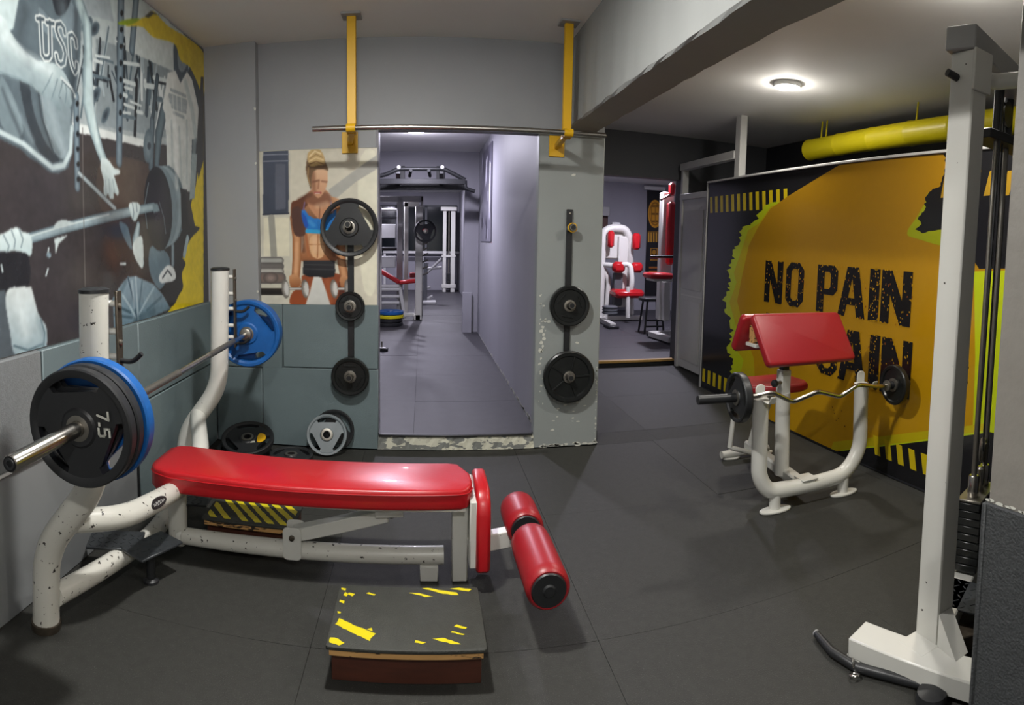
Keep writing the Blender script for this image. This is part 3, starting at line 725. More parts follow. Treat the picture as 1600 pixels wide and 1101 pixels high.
for x in (1.93, 2.44):
    s_ = MB().tube([(x, YU-.02, .012), (x, YU-.02, .1)], .034, 16).build('foot_stem', WHITE, u)
    MB().pad([(x+.105*math.cos(2*math.pi*k/24), YU-.03+.045*math.sin(2*math.pi*k/24)) for k in range(24)], .014, .005, None, 2).build('foot_plate', WHITE, s_)
MB().bar((2.13, YU, .11), (2.235, 3.66, .10), .075, .07, bev=.012).build('spine', WHITE, pc)
MB().box((2.10, YU-.06, .148), (2.21, YU+.04, .156), .002).build('spine_plate', WHITE, u)
bf = MB().tube([(2.04, 3.70, .035), (2.43, 3.70, .035)], .026, 14).build('rear_foot', WHITE, pc)
for x in (2.12, 2.40):
    MB().pad([(x+.07*math.cos(2*math.pi*k/20), 3.70+.04*math.sin(2*math.pi*k/20)) for k in range(20)], .014, .004, None, 1).build('foot_plate', WHITE, bf)
XM, YM = 2.115, 3.08
MB().tube([(XM+.02, YM, .10), (XM, YM, .62)], .046, 20).build('pad_column', WHITE, pc)
sl = MB().box((XM-.034, YM-.034, .60), (XM+.034, YM+.034, .765), .006).build('adjuster_sleeve', WHITE, pc)
MB().box((XM-.024, YM-.024, .76), (XM+.024, YM+.024, .95), .003).build('inner_post', BLACKM, pc)
kn = MB().tube([(XM-.03, YM-.02, .69), (XM-.07, YM-.03, .69)], .012, 12).build('adjuster_pin', STEEL, sl)
MB().lathe([(0, 0), (.018, .002), (.024, .012), (.022, .028), (.01, .034)], axf((XM-.07, YM-.03, .69), (-1, -.2, 0)), 20).build('knob', BLACK, kn)
# tent pad: two slabs hinged on the ridge
x0, x1 = 1.80, 2.44
rid = Vector((0, 3.02, 1.10)); frl = Vector((0, 2.86, .828)); bkl = Vector((0, 3.16, .875))
def slab(lo, rid, x0, x1, th, name, skew=0.0):
    up = (rid-lo).normalized(); nrm = Vector((1, 0, 0)).cross(up)
    L = (rid-lo).length
    ol_ = rrect(x1-x0, L, .028, 4, 0, L/2)
    ol_ = [(x+skew*(1-y/L), y) for x, y in ol_]
    xf = frame(Vector(((x0+x1)/2, lo.y, lo.z)), (1, 0, 0), up, nrm)
    return MB().pad(ol_, th, .016, xf).build(name, REDD, pc)
a_ = slab(frl, rid+Vector((0, 0, .005)), x0, x1, .055, 'arm_pad', .035)
up = (rid-frl).normalized(); nrm = Vector((1, 0, 0)).cross(up)
b_ = slab(bkl, rid+Vector((0, .03, -.002)), x0-.01, x1-.01, -.05, 'arm_pad', -.0)
MB().box((x0+.04, 2.98, .925), (x1-.04, 3.10, .947), .003).build('pad_bracket', WHITE, pc)
MB().box((1.845, 3.01, .945), (1.87, 3.07, 1.05), .003).build('pad_end_board', WOODL, pc)
# seat
seat = MB().pad([(1.98, 3.42), (2.0, 3.36), (2.08, 3.30), (2.13, 3.27), (2.34, 3.27), (2.42, 3.31), (2.45, 3.38), (2.44, 3.58), (2.40, 3.63), (2.05, 3.63), (2.0, 3.58)], .055, .02, Matrix.Translation((0.02, -.05, .565))).build('seat', REDD, pc)
MB().bar((2.235, 3.42, .565), (2.235, 3.60, .10), .07, .07, bev=.01).build('seat_post', WHITE, pc)
MB().bar((2.05, 3.36, .55), (2.4, 3.36, .55), .06, .025).build('seat_bracket', WHITE, seat)
MB().tube([(1.93, 3.34, .54), (1.90, 3.34, .22)], .016, 12).build('seat_stay', WHITE, pc)
MB().tube([(1.90, 3.34, .22), (2.16, 3.34, .13)], .016, 12).build('seat_stay', WHITE, pc)

# ================================================================== EZ CURL BAR
YZ = 2.775
ez = thing('curl_bar', 'wavy chrome curl bar resting on the white preacher bench', 'barbell', (2.15, YZ, .68))
pp = [(1140, 634), (1178, 632), (1207, 625), (1238, 640), (1278, 623), (1312, 631), (1340, 612), (1372, 614), (1395, 612)]
TL = .07; yz = lambda X: 2.768+TL*(2.19-X)
pts = [aY(x, y, yz(aY(x, y, YZ).x)) for x, y in pp]
dz = .697-pts[1].z
for p in pts: p.z += dz*.9
bd_ = Vector((1, -TL, 0)).normalized()
MB().tube(pts, .0135, 14, bend=.028).build('shaft', CHROME, ez)
zl, zr_ = pts[0].z, pts[-1].z; Lb = lambda X, z: Vector((X, yz(X), z))
for a, b, s in ((Lb(1.40, zl), Lb(pts[0].x+.06, zl), -1), (Lb(pts[-1].x-.05, zr_), Lb(2.85, zr_), 1)):
    sv = MB().tube([a, a+bd_*.003, b], [.022, .0245, .0245], 20).build('sleeve', BLACKM, ez)
    MB().lathe([(.028, -.008), (.034, -.005), (.034, .005), (.028, .008)], axf(b if s < 0 else a, bd_), 20).build('collar', STEEL, sv)
weight_plate('black grip plate on the corridor-side end of the curl bar', Lb(1.64, zl), -bd_, .135, .045, BLACK, 'grip', R(20), group='plates on the curl bar')
weight_plate('black plate on the mural-side end of the curl bar', Lb(2.735, zr_), -bd_, .128, .042, IRON, 'plain', R(50), group='plates on the curl bar')

# ================================================================== CABLE MACHINE
cm = thing('cable_machine', 'white upright cable machine frame with weight stack by the right wall', 'cable machine', (1.62, 1.4, 0))
ft = MB().bar((1.51, 1.63, .055), (1.69, 1.11, .055), .13, .075, bev=.006).build('base_foot', WHITE, cm)
MB().box((1.46, 1.56, 0), (1.545, 1.625, .02), .003).build('foot_pad', WHITE, ft)
PX, PY = 1.712, 1.425
MB().box((1.58, 1.36, .018), (1.755, 1.485, .0935), .005).build('post_base', WHITE, cm)
ps = MB().box((PX-.042, PY-.055, .085), (PX+.042, PY+.055, 2.245), .006).build('post', WHITE, cm)
gs = MB().add([(PX-.06, PY-.16, .093), (PX-.042, PY-.057, .093), (PX+.03, PY-.057, .093), (PX+.01, PY-.16, .093), (PX-.042, PY-.057, .21), (PX+.03, PY-.057, .21)], [(0, 1, 2, 3), (0, 4, 1), (3, 2, 5), (0, 3, 5, 4), (1, 4, 5, 2)]).build('gusset', WHITE, ps, smooth=False)
tb = MB().bar((PX-.06, PY-.0, 2.285), (2.4, 1.62, 2.285), .12, .085, bev=.005).build('top_beam', GREYM, cm)
MB().box((PX-.05, PY-.066, 2.10), (PX+.05, PY-.055, 2.245), .003).build('top_plate', WHITE, tb)
MB().tube([(PX+.055, PY-.02, 2.17), (PX+.11, PY-.03, 2.17), (1.95, 1.12, 2.2), (2.0, .9, 2.2)], .03, 16, bend=.05).build('handle_arm', WHITE, tb)
MB().tube([(PX-.04, PY+.02, 2.15), (PX-.085, PY+.03, 2.16)], .014, 12).build('knob', BLACK, ps)
lugp = MB().box((PX+.042, PY-.04, 1.03), (PX+.06, PY+.02, 1.13), .003).build('lug', WHITE, ps)
for z in (1.05, 1.105): MB().lathe([(.006, 0), (.006, .003), (.003, .004)], axf((PX+.05, PY-.04, z), (0, -1, 0)), 10).build('bolt', DSTEEL, lugp)
# weight stack, rods, base
SX, SY = 2.185, 1.61
bs = MB().bar((PX+.04, PY+.01, .10), (2.5, 1.78, .10), .11, .07, bev=.006).build('base_beam', WHITE, cm)
MB().bar((PX+.02, PY-.02, .05), (2.1, 1.28, .05), .08, .06, bev=.005).build('side_foot', DSTEEL, cm)
rotz = R(20)
for k in range(9):
    z = .15+k*.034
    xf = Matrix.Translation((SX+random.uniform(-.003, .003), SY+random.uniform(-.003, .003), z)) @ Matrix.Rotation(rotz, 4, 'Z')
    MB().box((-.13, -.055, 0), (.13, .055, .0315), .003, xf).build('stack_plate', IRON, cm)
zt = .15+9*.034
MB().box((-.13, -.055, 0), (.13, .055, .012), .003, Matrix.Translation((SX, SY, zt)) @ Matrix.Rotation(rotz, 4, 'Z')).build('top_plate', STEEL, cm)
for d_ in (-.075, .085):
    x, y = SX+d_*math.cos(rotz), SY+d_*math.sin(rotz)
    rd = MB().tube([(x, y, .13), (x, y, 2.25)], .0125, 14).build('guide_rod', STEEL, cm)
    MB().lathe([(.024, 0), (.026, .004), (.024, .09), (.02, .095)], Matrix.Translation((x, y, zt+.012)), 20).build('rod_bushing', CHROME, rd)
    MB().lathe([(.022, 0), (.022, .2)], Matrix.Translation((x, y, 2.05)), 16).build('rod_sleeve', BLACKM, rd)
MB().lathe([(.018, 0), (.02, .004), (.02, .10), (.012, .11)], Matrix.Translation((SX+.01, SY, zt+.012)), 16).build('selector_head', CHROME, cm)
pu = MB().lathe([(.012, -.012), (.05, -.012), (.056, -.006), (.05, 0), (.056, .006), (.05, .012), (.012, .012)], axf((SX+.03, SY+.01, zt+.19), (.5, -.85, 0)), 32).build('pulley', STEEL, cm)
MB().bar((SX+.02, SY-.012, zt+.09), (SX+.02, SY-.012, zt+.23), .03, .006, up=(.5, -.85, 0)).build('pulley_bracket', DSTEEL, pu)
MB().tube([(SX-.01, SY-.02, zt+.19), (SX-.02, SY-.02, 2.2)], .0045, 8).build('cable', BLACKM, cm)
MB().tube([(SX-.07-.02, SY-.05, .9), (SX-.08, SY-.05, 2.2)], .006, 8).build('cable', BLACKM, cm)
MB().box((SX-.16, SY-.06, 2.02), (SX+.26, SY+.10, 2.06), .004, None).build('rod_bracket', BLACKM, cm)
pv = MB().lathe([(.012, -.014), (.058, -.014), (.05, 0), (.058, .014), (.012, .014)], axf((SX+.02, SY, 2.16), (.3, -.95, 0)), 30).build('pulley', BLACKM, cm)
checker('step_plate', (1.95, 1.46, .135), .22, .2, .01, R(20), cm)
# black cable attachment bar on the floor
hb = thing('pulldown_bar', 'black rubber cable bar with chrome rings lying on the floor', 'pulldown bar', (1.45, 1.6, .018))
hp = [aZ(1276, 990, .02), aZ(1300, 1018, .02), aZ(1338, 1042, .02), aZ(1395, 1057, .02), aZ(1450, 1072, .02)]
MB().tube(hp, [.014, .017, .017, .017, .015], 14).build('grip_bar', BLACK, hb)
MB().tube([hp[0], hp[0]+(hp[0]-hp[1]).normalized()*.006], .0145, 14).build('end_cap', GREYM, hb)
def ring(c, r, rr, nrm, parent, name='ring'):
    n = 20; mb = MB(); xf = axf(c, nrm)
    V = [xf @ Vector(((r+rr*math.cos(b))*math.cos(a), (r+rr*math.cos(b))*math.sin(a), rr*math.sin(b))) for a in [2*math.pi*i/n for i in range(n)] for b in [2*math.pi*j/8 for j in range(8)]]
    F = [(i*8+j, i*8+(j+1) % 8, ((i+1) % n)*8+(j+1) % 8, ((i+1) % n)*8+j) for i in range(n) for j in range(8)]
    return mb.add(V, F).build(name, CHROME, parent)
ring(aZ(1335, 1054, .014), .017, .0045, (.2, .3, 1), hb)
ring(aZ(1333, 1036, .03), .014, .005, (1, -.6, .2), hb, 'swivel')
cl_ = ring(aZ(1378, 1042, .012), .022, .0035, (.1, .2, 1), hb, 'clip')
# round black base under the frame foot, half out of the picture
tag(MB().lathe([(.05, 0), (.055, .006), (.05, .035), (.02, .045)], Matrix.Translation(aZ(1455, 1096, 0)), 28).build('rubber_stop', BLACK, loc=aZ(1455, 1096, 0)), 'round grey rubber stop on the floor beside the machine foot', 'rubber stop')

# ================================================================== YELLOW DUCT
du = thing('ventilation_duct', 'yellow round ventilation duct running above the yellow mural', 'duct', (3.85, 3.5, 2.6))
Y0, Y1 = aX(1266, 232, 3.85).y, 0.85
zd = lambda y: 2.585+(Y0-y)*.004
prof = []
for k in range(9):
    ya = Y0-(Y0-Y1)*k/9; yb_ = Y0-(Y0-Y1)*(k+1)/9+.004; e_ = random.uniform(-.004, .004)
    MB().tube([(3.85, ya, zd(ya)+e_), (3.85, ya-.012, zd(ya)+e_), (3.85, ya-.02, zd(ya)+e_), (3.85, yb_, zd(yb_)+e_)], [.112, .112, .107, .107], 28, caps=(k == 0)).build('duct_section', YELD, du)
for y in (Y0-.25, Y0-.33, Y0-1.6, Y0-3.0):
    MB().tube([(3.80, y, zd(y)+.09), (3.81, y, 2.84)], .008, 8).build('hanger', YELD, du)

# ================================================================== SKIRTING PIPE under the door frame

# ================================================================== PRINTED SHEETS (posters and murals), flat print as thin inked layers on a real sheet
def crom(pts, n=5):
    """closed Catmull-Rom through pts"""
    q = []; m = len(pts)
    for i in range(m):
        p0, p1, p2, p3 = [Vector(pts[(i+k-1) % m][:2]) for k in range(4)]
        for j in range(n):
            t = j/n; q.append(0.5*((2*p1)+(p2-p0)*t+(2*p0-5*p1+4*p2-p3)*t*t+(3*p1-p0-3*p2+p3)*t**3))
    return q
class Sheet:
    """layers of flat ink; coordinates are photo pixels carried onto the sheet's own plane by conv()"""
    def __init__(s, conv, nrm, step=0.00008):
        s.c = conv; s.n = Vector(nrm); s.v = []; s.f = []; s.col = []; s.k = 0; s.step = step
    def _add(s, P, faces, cols):
        s.k += 1; o = len(s.v)
        s.v += [p+s.n*(s.step*s.k) for p in P]; s.f += [tuple(i+o for i in f) for f in faces]; s.col += cols
    def poly(s, c, pts, smooth=False, world=False, same=False):
        if same: s.k -= 1
        q = crom(pts) if smooth else [Vector(p) for p in pts]
        P = [p if world else s.c(p[0], p[1]) for p in q]
        if getattr(s, 'clip', None):      # trim to the sheet
            ax_ = 1 if abs(s.n.x) > .5 else 0
            for i_, lim, sg in ((ax_, s.clip[0], 1), (ax_, s.clip[1], -1), (2, s.clip[2], 1), (2, s.clip[3], -1)):
                out = []
                for a, b in zip(P, P[1:]+P[:1]):
                    ia, ib = (a[i_]-lim)*sg >= 0, (b[i_]-lim)*sg >= 0
                    if ia: out.append(a)
                    if ia != ib: out.append(a+(b-a)*((lim-a[i_])/(b[i_]-a[i_])))
                P = out
                if len(P) < 3: return s
        if isinstance(c[0], tuple):       # vertical two-colour gradient
            zs = [p.z for p in P]; a, b = max(zs), min(zs)
            cols = [tuple(c[0][i]*(p.z-b)/(a-b+1e-9)+c[1][i]*(a-p.z)/(a-b+1e-9) for i in range(3)) for p in P]
        else: cols = [c]*len(P)
        s._add(P, [tuple(range(len(P)))], cols); return s
    def line(s, c, pts, w_, edge=None):
        """stroke with width (px) per point and optional darker edges: rounded look of a limb or tube"""
        pts = [tuple(p)+((w_,) if len(p) == 2 else ()) for p in pts]; n = len(pts); e = edge or c; P = []; cols = []; F = []
        for i in range(n):
            a, b = Vector(pts[max(i-1, 0)][:2]), Vector(pts[min(i+1, n-1)][:2]); d = (b-a).normalized(); q = Vector((-d.y, d.x)); p = Vector(pts[i][:2]); h = pts[i][2]/2
            for t, cc in ((-1, e), (-.45, c), (.45, c), (1, e)):
                u = p+q*h*t; P.append(s.c(u.x, u.y)); cols.append(cc)
        for i in range(n-1):
            for k in range(3): a = i*4+k; F.append((a, a+1, a+5, a+4))
        s._add(P, F, cols); return s
    def ell(s, c, x, y, rx, ry, rot=0, n=28, edge=None):
        ca, sa = math.cos(R(rot)), math.sin(R(rot))
        q = [(x+rx*math.cos(2*math.pi*k/n)*ca-ry*math.sin(2*math.pi*k/n)*sa, y+rx*math.cos(2*math.pi*k/n)*sa+ry*math.sin(2*math.pi*k/n)*ca) for k in range(n)]
        if edge is None: return s.poly(c, q)
        P = [s.c(x, y)]+[s.c(*p) for p in q]
        s._add(P, [(0, 1+k, 1+(k+1) % n) for k in range(n)], [c]+[edge]*n); return s
    def build(s, name, m, label, cat, loc, back):
        """back: MB of the sheet body itself"""
        me = bpy.data.meshes.new(name); L = Vector(loc)
        o0 = len(s.v); allv = [v-L for v in s.v]+[v-L for v in back.v]; allf = s.f+[tuple(i+o0 for i in f) for f in back.f]
        me.from_pydata(allv, [], allf); me.update()
        at = me.color_attributes.new('Col', 'FLOAT_COLOR', 'POINT')
        cc = []
        for c in s.col+[s.base]*len(back.v): cc += list(lin(c))
        at.data.foreach_set('color', cc)
        # all ink faces the room
        bm2 = bmesh.new(); bm2.from_mesh(me)
        nf = len(s.f); bm2.faces.ensure_lookup_table()
        for f in bm2.faces[:nf]:
            f.normal_update()
            if f.normal.dot(s.n) < 0: f.normal_flip()
        bm2.to_mesh(me); bm2.free()
        me.materials.append(m)
        o = bpy.data.objects.new(name, me); o.location = loc; col.objects.link(o)
        return tag(o, label, cat)

import numpy as np
def gblur(a, sig):
    if sig < .3: return a
    r = max(1, int(sig*2.5)); k = np.exp(-.5*(np.arange(-r, r+1)/sig)**2); k /= k.sum()
    for ax_ in (0, 1):
        pad_w = [(0, 0)]*a.ndim; pad_w[ax_] = (r, r); b = np.pad(a, pad_w, mode='edge'); o = np.zeros_like(a)
        for j, kk in enumerate(k): o += kk*(b[j:j+a.shape[0]] if ax_ == 0 else b[:, j:j+a.shape[1]])
        a = o
    return a
class Print:
    """a printed sheet: soft inks laid on a fine grid of the sheet's own surface (grid points carry the ink colour)"""
    def __init__(s, conv, u, v, step, base, flip=False):
        s.c = conv; s.u0, s.u1 = u; s.v0, s.v1 = v; s.h = step; s.base = base
        s.nu = int((s.u1-s.u0)/step)+1; s.nv = int((s.v1-s.v0)/step)+1
        s.img = np.zeros((s.nv, s.nu, 3)); s.img[:] = base
        s.soft = .8
    def q(s, p):
        w_ = s.c(p[0], p[1]); return ((w_[0]-s.u0)/s.h, (w_[1]-s.v0)/s.h)
    def win(s, P, m):
        a = np.array(P); x0, y0 = np.floor(a.min(0)-m).astype(int); x1, y1 = np.ceil(a.max(0)+m).astype(int)+1
        x0, y0 = max(x0, 0), max(y0, 0); x1, y1 = min(x1, s.nu), min(y1, s.nv)
        return (x0, y0, x1, y1) if x1 > x0 and y1 > y0 else None
    def blend(s, w_, al, c):
        x0, y0, x1, y1 = w_; t = s.img[y0:y1, x0:x1]; t[:] = t*(1-al[..., None])+c*al[..., None]
    def poly(s, c, pts, smooth=False, soft=None, alpha=1.0):
        k = s.soft if soft is None else soft
        P = [s.q(p) for p in (crom(pts) if smooth else pts)]
        w_ = s.win(P, 3*k+1)
        if not w_: return s
        x0, y0, x1, y1 = w_; X, Y = np.meshgrid(np.arange(x0, x1)+.0, np.arange(y0, y1)+.0); m = np.zeros(X.shape, bool); n = len(P)
        for i in range(n):
            (ax_, ay), (bx, by) = P[i], P[(i+1) % n]
            if ay == by: continue
            m ^= ((ay > Y) != (by > Y)) & (X < (bx-ax_)*(Y-ay)/(by-ay)+ax_)
        al = gblur(m.astype(float), k)*alpha
        if isinstance(c[0], tuple):
            ys = [p[1] for p in P]; t = np.clip((Y-min(ys))/(max(ys)-min(ys)+1e-6), 0, 1)[..., None]; cc = np.array(c[0])*t+np.array(c[1])*(1-t)
        else: cc = np.array(c, float)
        s.blend(w_, al, cc); return s
    def line(s, c, pts, w_, edge=None, soft=None, alpha=1.0):
        k = s.soft if soft is None else soft
        pts = [tuple(p)+((w_,) if len(p) == 2 else ()) for p in pts]; Q = []
        for p in pts:
            a = s.q(p); b1 = s.q((p[0]+p[2]/2, p[1])); b2 = s.q((p[0], p[1]+p[2]/2))
            Q.append((a[0], a[1], .5*(math.hypot(b1[0]-a[0], b1[1]-a[1])+math.hypot(b2[0]-a[0], b2[1]-a[1]))))
        W_ = s.win([(a[0], a[1]) for a in Q], max(a[2] for a in Q)+3*k+1)
        if not W_: return s
        x0, y0, x1, y1 = W_; X, Y = np.meshgrid(np.arange(x0, x1)+.0, np.arange(y0, y1)+.0); best = np.full(X.shape, 9e9)
        for (ax_, ay, ra), (bx, by, rb_) in zip(Q[:-1], Q[1:]):
            dx, dy = bx-ax_, by-ay; L = dx*dx+dy*dy+1e-9; t = np.clip(((X-ax_)*dx+(Y-ay)*dy)/L, 0, 1)
            best = np.minimum(best, np.hypot(X-ax_-t*dx, Y-ay-t*dy)/(ra+(rb_-ra)*t+1e-6)*1.0+0*t)
            rm = .5*(ra+rb_)
        k2 = max(k, .6)/max(rm, .3); al = np.clip((1+k2-best)/(2*k2), 0, 1)*alpha
        e = np.array(edge if edge else c, float); t = np.clip((best-.15)/.8, 0, 1)[..., None]**1.6
        s.blend(W_, al, np.array(c, float)*(1-t)+e*t); return s
    def ell(s, c, x, y, rx, ry, rot=0, n=28, edge=None):
        ca, sa = math.cos(R(rot)), math.sin(R(rot))
        for f, col_ in (((1, edge), (.8, None), (.6, None), (.35, c)) if edge else ((1, c),)):
            if col_ is None: t = (1-f)/.65; col_ = tuple(edge[i]*(1-t)+c[i]*t for i in range(3))
            s.poly(col_, [(x+f*(rx*math.cos(2*math.pi*k/n)*ca-ry*math.sin(2*math.pi*k/n)*sa), y+f*(rx*math.cos(2*math.pi*k/n)*sa+ry*math.sin(2*math.pi*k/n)*ca)) for k in range(n)])
        return s
    def grain(s, amp, sigs=(2, 7, 20), seed=1, region=None):
        rng = np.random.default_rng(seed); f = np.zeros((s.nv, s.nu))
        for g_ in sigs:
            n_ = gblur(rng.standard_normal((s.nv, s.nu)), g_); f += n_/n_.std()
        s.img *= (1+amp*f/len(sigs)**.5)[..., None]; s.img = np.clip(s.img, 4, 250); return s
    def build(s, name, m, label, cat, place, loc, back):
        """place(u, v) -> point on the sheet; back: MB of the sheet body"""
        U, V_ = np.meshgrid(s.u0+np.arange(s.nu)*s.h, s.v0+np.arange(s.nv)*s.h)
        co = place(U.ravel(), V_.ravel())-np.array(loc)
        nb_ = len(back.v); bc = np.array([list(v-Vector(loc)) for v in back.v])
        co = np.vstack([co, bc]); N_ = s.nu*s.nv
        i = np.arange(N_).reshape(s.nv, s.nu); a, b, c, d = i[:-1, :-1].ravel(), i[:-1, 1:].ravel(), i[1:, 1:].ravel(), i[1:, :-1].ravel()
        nq = len(a); quads = np.stack([a, b, c, d], 1)
        p0, p1, p2 = co[quads[0][0]], co[quads[0][1]], co[quads[0][2]]
        if np.dot(np.cross(p1-p0, p2-p0), np.array(s.n)) < 0: quads = quads[:, ::-1]
        quads = np.vstack([quads]+[np.array([[j+N_ for j in f]]) for f in back.f])
        me = bpy.data.meshes.new(name); nf = len(quads)
        me.vertices.add(len(co)); me.vertices.foreach_set('co', co.ravel()); me.loops.add(nf*4); me.loops.foreach_set('vertex_index', quads.ravel().astype(np.int32))
        me.polygons.add(nf); me.polygons.foreach_set('loop_start', np.arange(0, nf*4, 4, dtype=np.int32))
        me.update(calc_edges=True)
        im = s.img.reshape(-1, 3)/255; im = np.where(im <= .04045, im/12.92, ((im+.055)/1.055)**2.4)
        bl_ = np.array(lin(s.base))[:3]; cc = np.ones((len(co), 4)); cc[:N_, :3] = im; cc[N_:, :3] = bl_
        at = me.color_attributes.new('Col', 'FLOAT_COLOR', 'POINT'); at.data.foreach_set('color', cc.ravel())
        me.materials.append(m); o = bpy.data.objects.new(name, me); o.location = loc; col.objects.link(o)
        return tag(o, label, cat)

# ------------------------------------------------------------------ black and white bench press mural on the left wall
XM_ = XL+.006
def mconv(x, y):
    p = aX(x, y, XM_); return (p.y, p.z)
mu = Print(mconv, (1.1, 4.19), (1.067, 2.872), .005, (58, 54, 55)); mu.n = (1, 0, 0)
B0 = (56, 53, 55); LG = (176, 190, 192); MG = (118, 134, 142); DG = (64, 72, 78); PALE = (204, 212, 211); SK = (178, 196, 198); SKD = (112, 128, 134); SKL = (205, 218, 218)
mu.poly(((176, 186, 186), (150, 158, 160)), [(0, -120), (150, -60), (316, 78), (316, 235), (228, 222), (110, 196), (0, 190)])
mu.poly((128, 138, 142), [(150, 60), (310, 120), (310, 225), (150, 196)])
# gym background: dark machines, uprights and pale strips
random.seed(11)
for k in range(46):
    x = random.uniform(128, 262); y0 = random.uniform(40, 120)+max(0, x-200)*.5; L = random.uniform(30, 110); w_ = random.uniform(2, 7); sl_ = random.uniform(-14, 14)
    y1 = min(y0+L, 196+(x-110)*.2)
    if y1-y0 > 12: mu.line(random.choice([(44, 50, 56), (60, 70, 78), (84, 98, 106), (150, 162, 166), (198, 204, 204), (36, 38, 42)]), [(x, y0), (x+sl_, y1)], w_)
for k in range(26):
    x = random.uniform(130, 250); y = random.uniform(60, 190); L = random.uniform(8, 30)
    mu.line(random.choice([(40, 44, 50), (90, 104, 112), (190, 198, 198)]), [(x, y), (x+L, y+L*random.uniform(.1, .45))], random.uniform(2, 5))
for (x, y, rx, ry) in ((136, 38, 8, 14), (148, 45, 7, 12), (150, 148, 6, 14), (165, 180, 5, 14)): mu.ell((52, 60, 68), x, y, rx, ry, 20, edge=(88, 102, 110))
mu.poly((150, 160, 164), [(120, -40), (170, -10), (178, 34), (128, 22)])
mu.poly((186, 194, 193), [(196, 30), (270, 68), (272, 112), (196, 78)])
mu.poly((205, 210, 208), [(106, 190), (226, 218), (226, 234), (106, 206)])
mu.poly((58, 54, 55), [(106, 204), (226, 230), (300, 260), (300, 520), (106, 540)])
mu.poly((74, 64, 60), [(160, 250), (240, 262), (236, 330), (160, 330)], True)
# rack posts with holes
for (xa, xb, ya, yb_, w_, nh) in ((190, 186, -70, 252, 13, 11), (216, 206, -40, 78, 11, 0), (119, 121, 150, 292, 11, 6)):
    mu.line((112, 128, 138), [(xa, ya), (xb+ (xa-xb)*.0, yb_)], w_, (66, 78, 88))
    for k in range(nh):
        t = (k+.5)/nh; mu.ell((28, 30, 34), xa+(xb-xa)*t+1.5, ya+(min(yb_, 215)-ya)*t if nh > 6 else ya+(yb_-ya)*t, 2.6, 4.6)
# spotter at left: tank top, arms
mu.poly(((98, 112, 120), (74, 84, 90)), [(16, -60), (118, -60), (128, 10), (126, 80), (118, 150), (112, 190), (111, 245), (107, 262), (92, 271), (78, 270), (60, 255), (44, 245), (34, 234), (0, 217), (-70, 190), (-70, -60)])
for pts, c in (([(56, 100), (66, 170), (84, 235), (104, 246), (110, 200), (108, 160), (90, 150), (70, 120)], (122, 136, 142)), ([(30, 120), (40, 180), (60, 235), (88, 258), (92, 248), (70, 220), (52, 170), (44, 120)], (52, 58, 64)), ([(0, 120), (20, 150), (36, 200), (26, 215), (0, 190)], (108, 122, 128)),
               ([(60, 10), (80, 30), (100, 26), (110, 0), (118, 30), (104, 60), (70, 50)], (112, 126, 134)), ([(80, -30), (86, 18), (96, 24), (108, 8), (112, -30)], (46, 50, 56)), ([(96, 90), (118, 96), (114, 140), (106, 130)], (60, 70, 76))):
    mu.poly(c, pts, True)
mu.line((60, 68, 74), [(58, 120), (64, 180), (84, 240)], 3); mu.line((136, 148, 154), [(62, 120), (70, 190), (90, 240)], 3)
mu.line((176, 190, 192), [(-60, 188), (0, 206), (36, 224), (62, 246), (82, 262), (100, 258), (110, 236), (112, 200)], 9, (120, 134, 140), soft=1.6)
mu.poly((SKL, SK), [(-70, -60), (26, -60), (24, 28), (13, 50), (-20, 60), (-70, 60)], True)
arm = [(-70, 20), (0, 24), (14, 46), (34, 74), (56, 93), (72, 96), (92, 104), (108, 128), (113, 158), (108, 168), (102, 164), (92, 150), (96, 170), (92, 172), (80, 158), (64, 148), (50, 134), (28, 124), (0, 114), (-70, 100)]
mu.poly((SKL, SKD), arm, True)
for pts in ([(0, 112), (28, 122), (50, 132)], [(66, 146), (76, 128), (82, 114)], [(80, 156), (86, 138), (90, 124)], [(92, 150), (96, 136), (98, 126)], [(102, 160), (104, 144), (102, 130)]):
    mu.line(SKD, pts, 2.0)
# far arm hanging, open hand
mu.line(SK, [(124, 4, 18), (136, 40, 18), (138, 80, 16), (137, 120, 20), (138, 160, 22), (146, 200, 19), (156, 234, 15), (163, 252, 13)], 18, SKD)
mu.poly((SKL, SK), [(158, 246), (170, 250), (178, 262), (188, 266), (187, 272), (178, 274), (186, 300), (184, 306), (178, 300), (178, 310), (172, 311), (169, 302), (166, 308), (162, 304), (162, 282), (157, 262)])
for a in ([(170, 280), (172, 306)], [(176, 280), (179, 300)], [(165, 282), (166, 304)]): mu.line((140, 156, 160), a, 1.2)
# stencilled shirt letters U S C, outlined
def letter(strokes, w1, w2):
    for wd, c in ((w1, (206, 212, 210)), (w2, (74, 86, 94))):
        for st_ in strokes: mu.line(c, st_, wd)
letter([[(63, 28), (66, 84), (70, 91), (76, 91), (79, 86), (78, 34)], [(58, 29), (68, 30)], [(73, 35), (84, 37)]], 8.5, 4)
letter([[(101, 52), (100, 44), (95, 37), (89, 38), (88, 46), (91, 56), (99, 72), (102, 84), (100, 98), (95, 101), (90, 96), (88, 86)]], 8.5, 4)
letter([[(119, 72), (118, 62), (113, 54), (108, 56), (108, 66), (110, 92), (113, 104), (117, 113), (120, 108), (120, 100)]], 8, 3.6)
mu.line((190, 198, 198), [(96, 122), (112, 138), (117, 150)], 4.5); mu.line((84, 96, 102), [(97, 126), (110, 139), (115, 148)], 1.6)
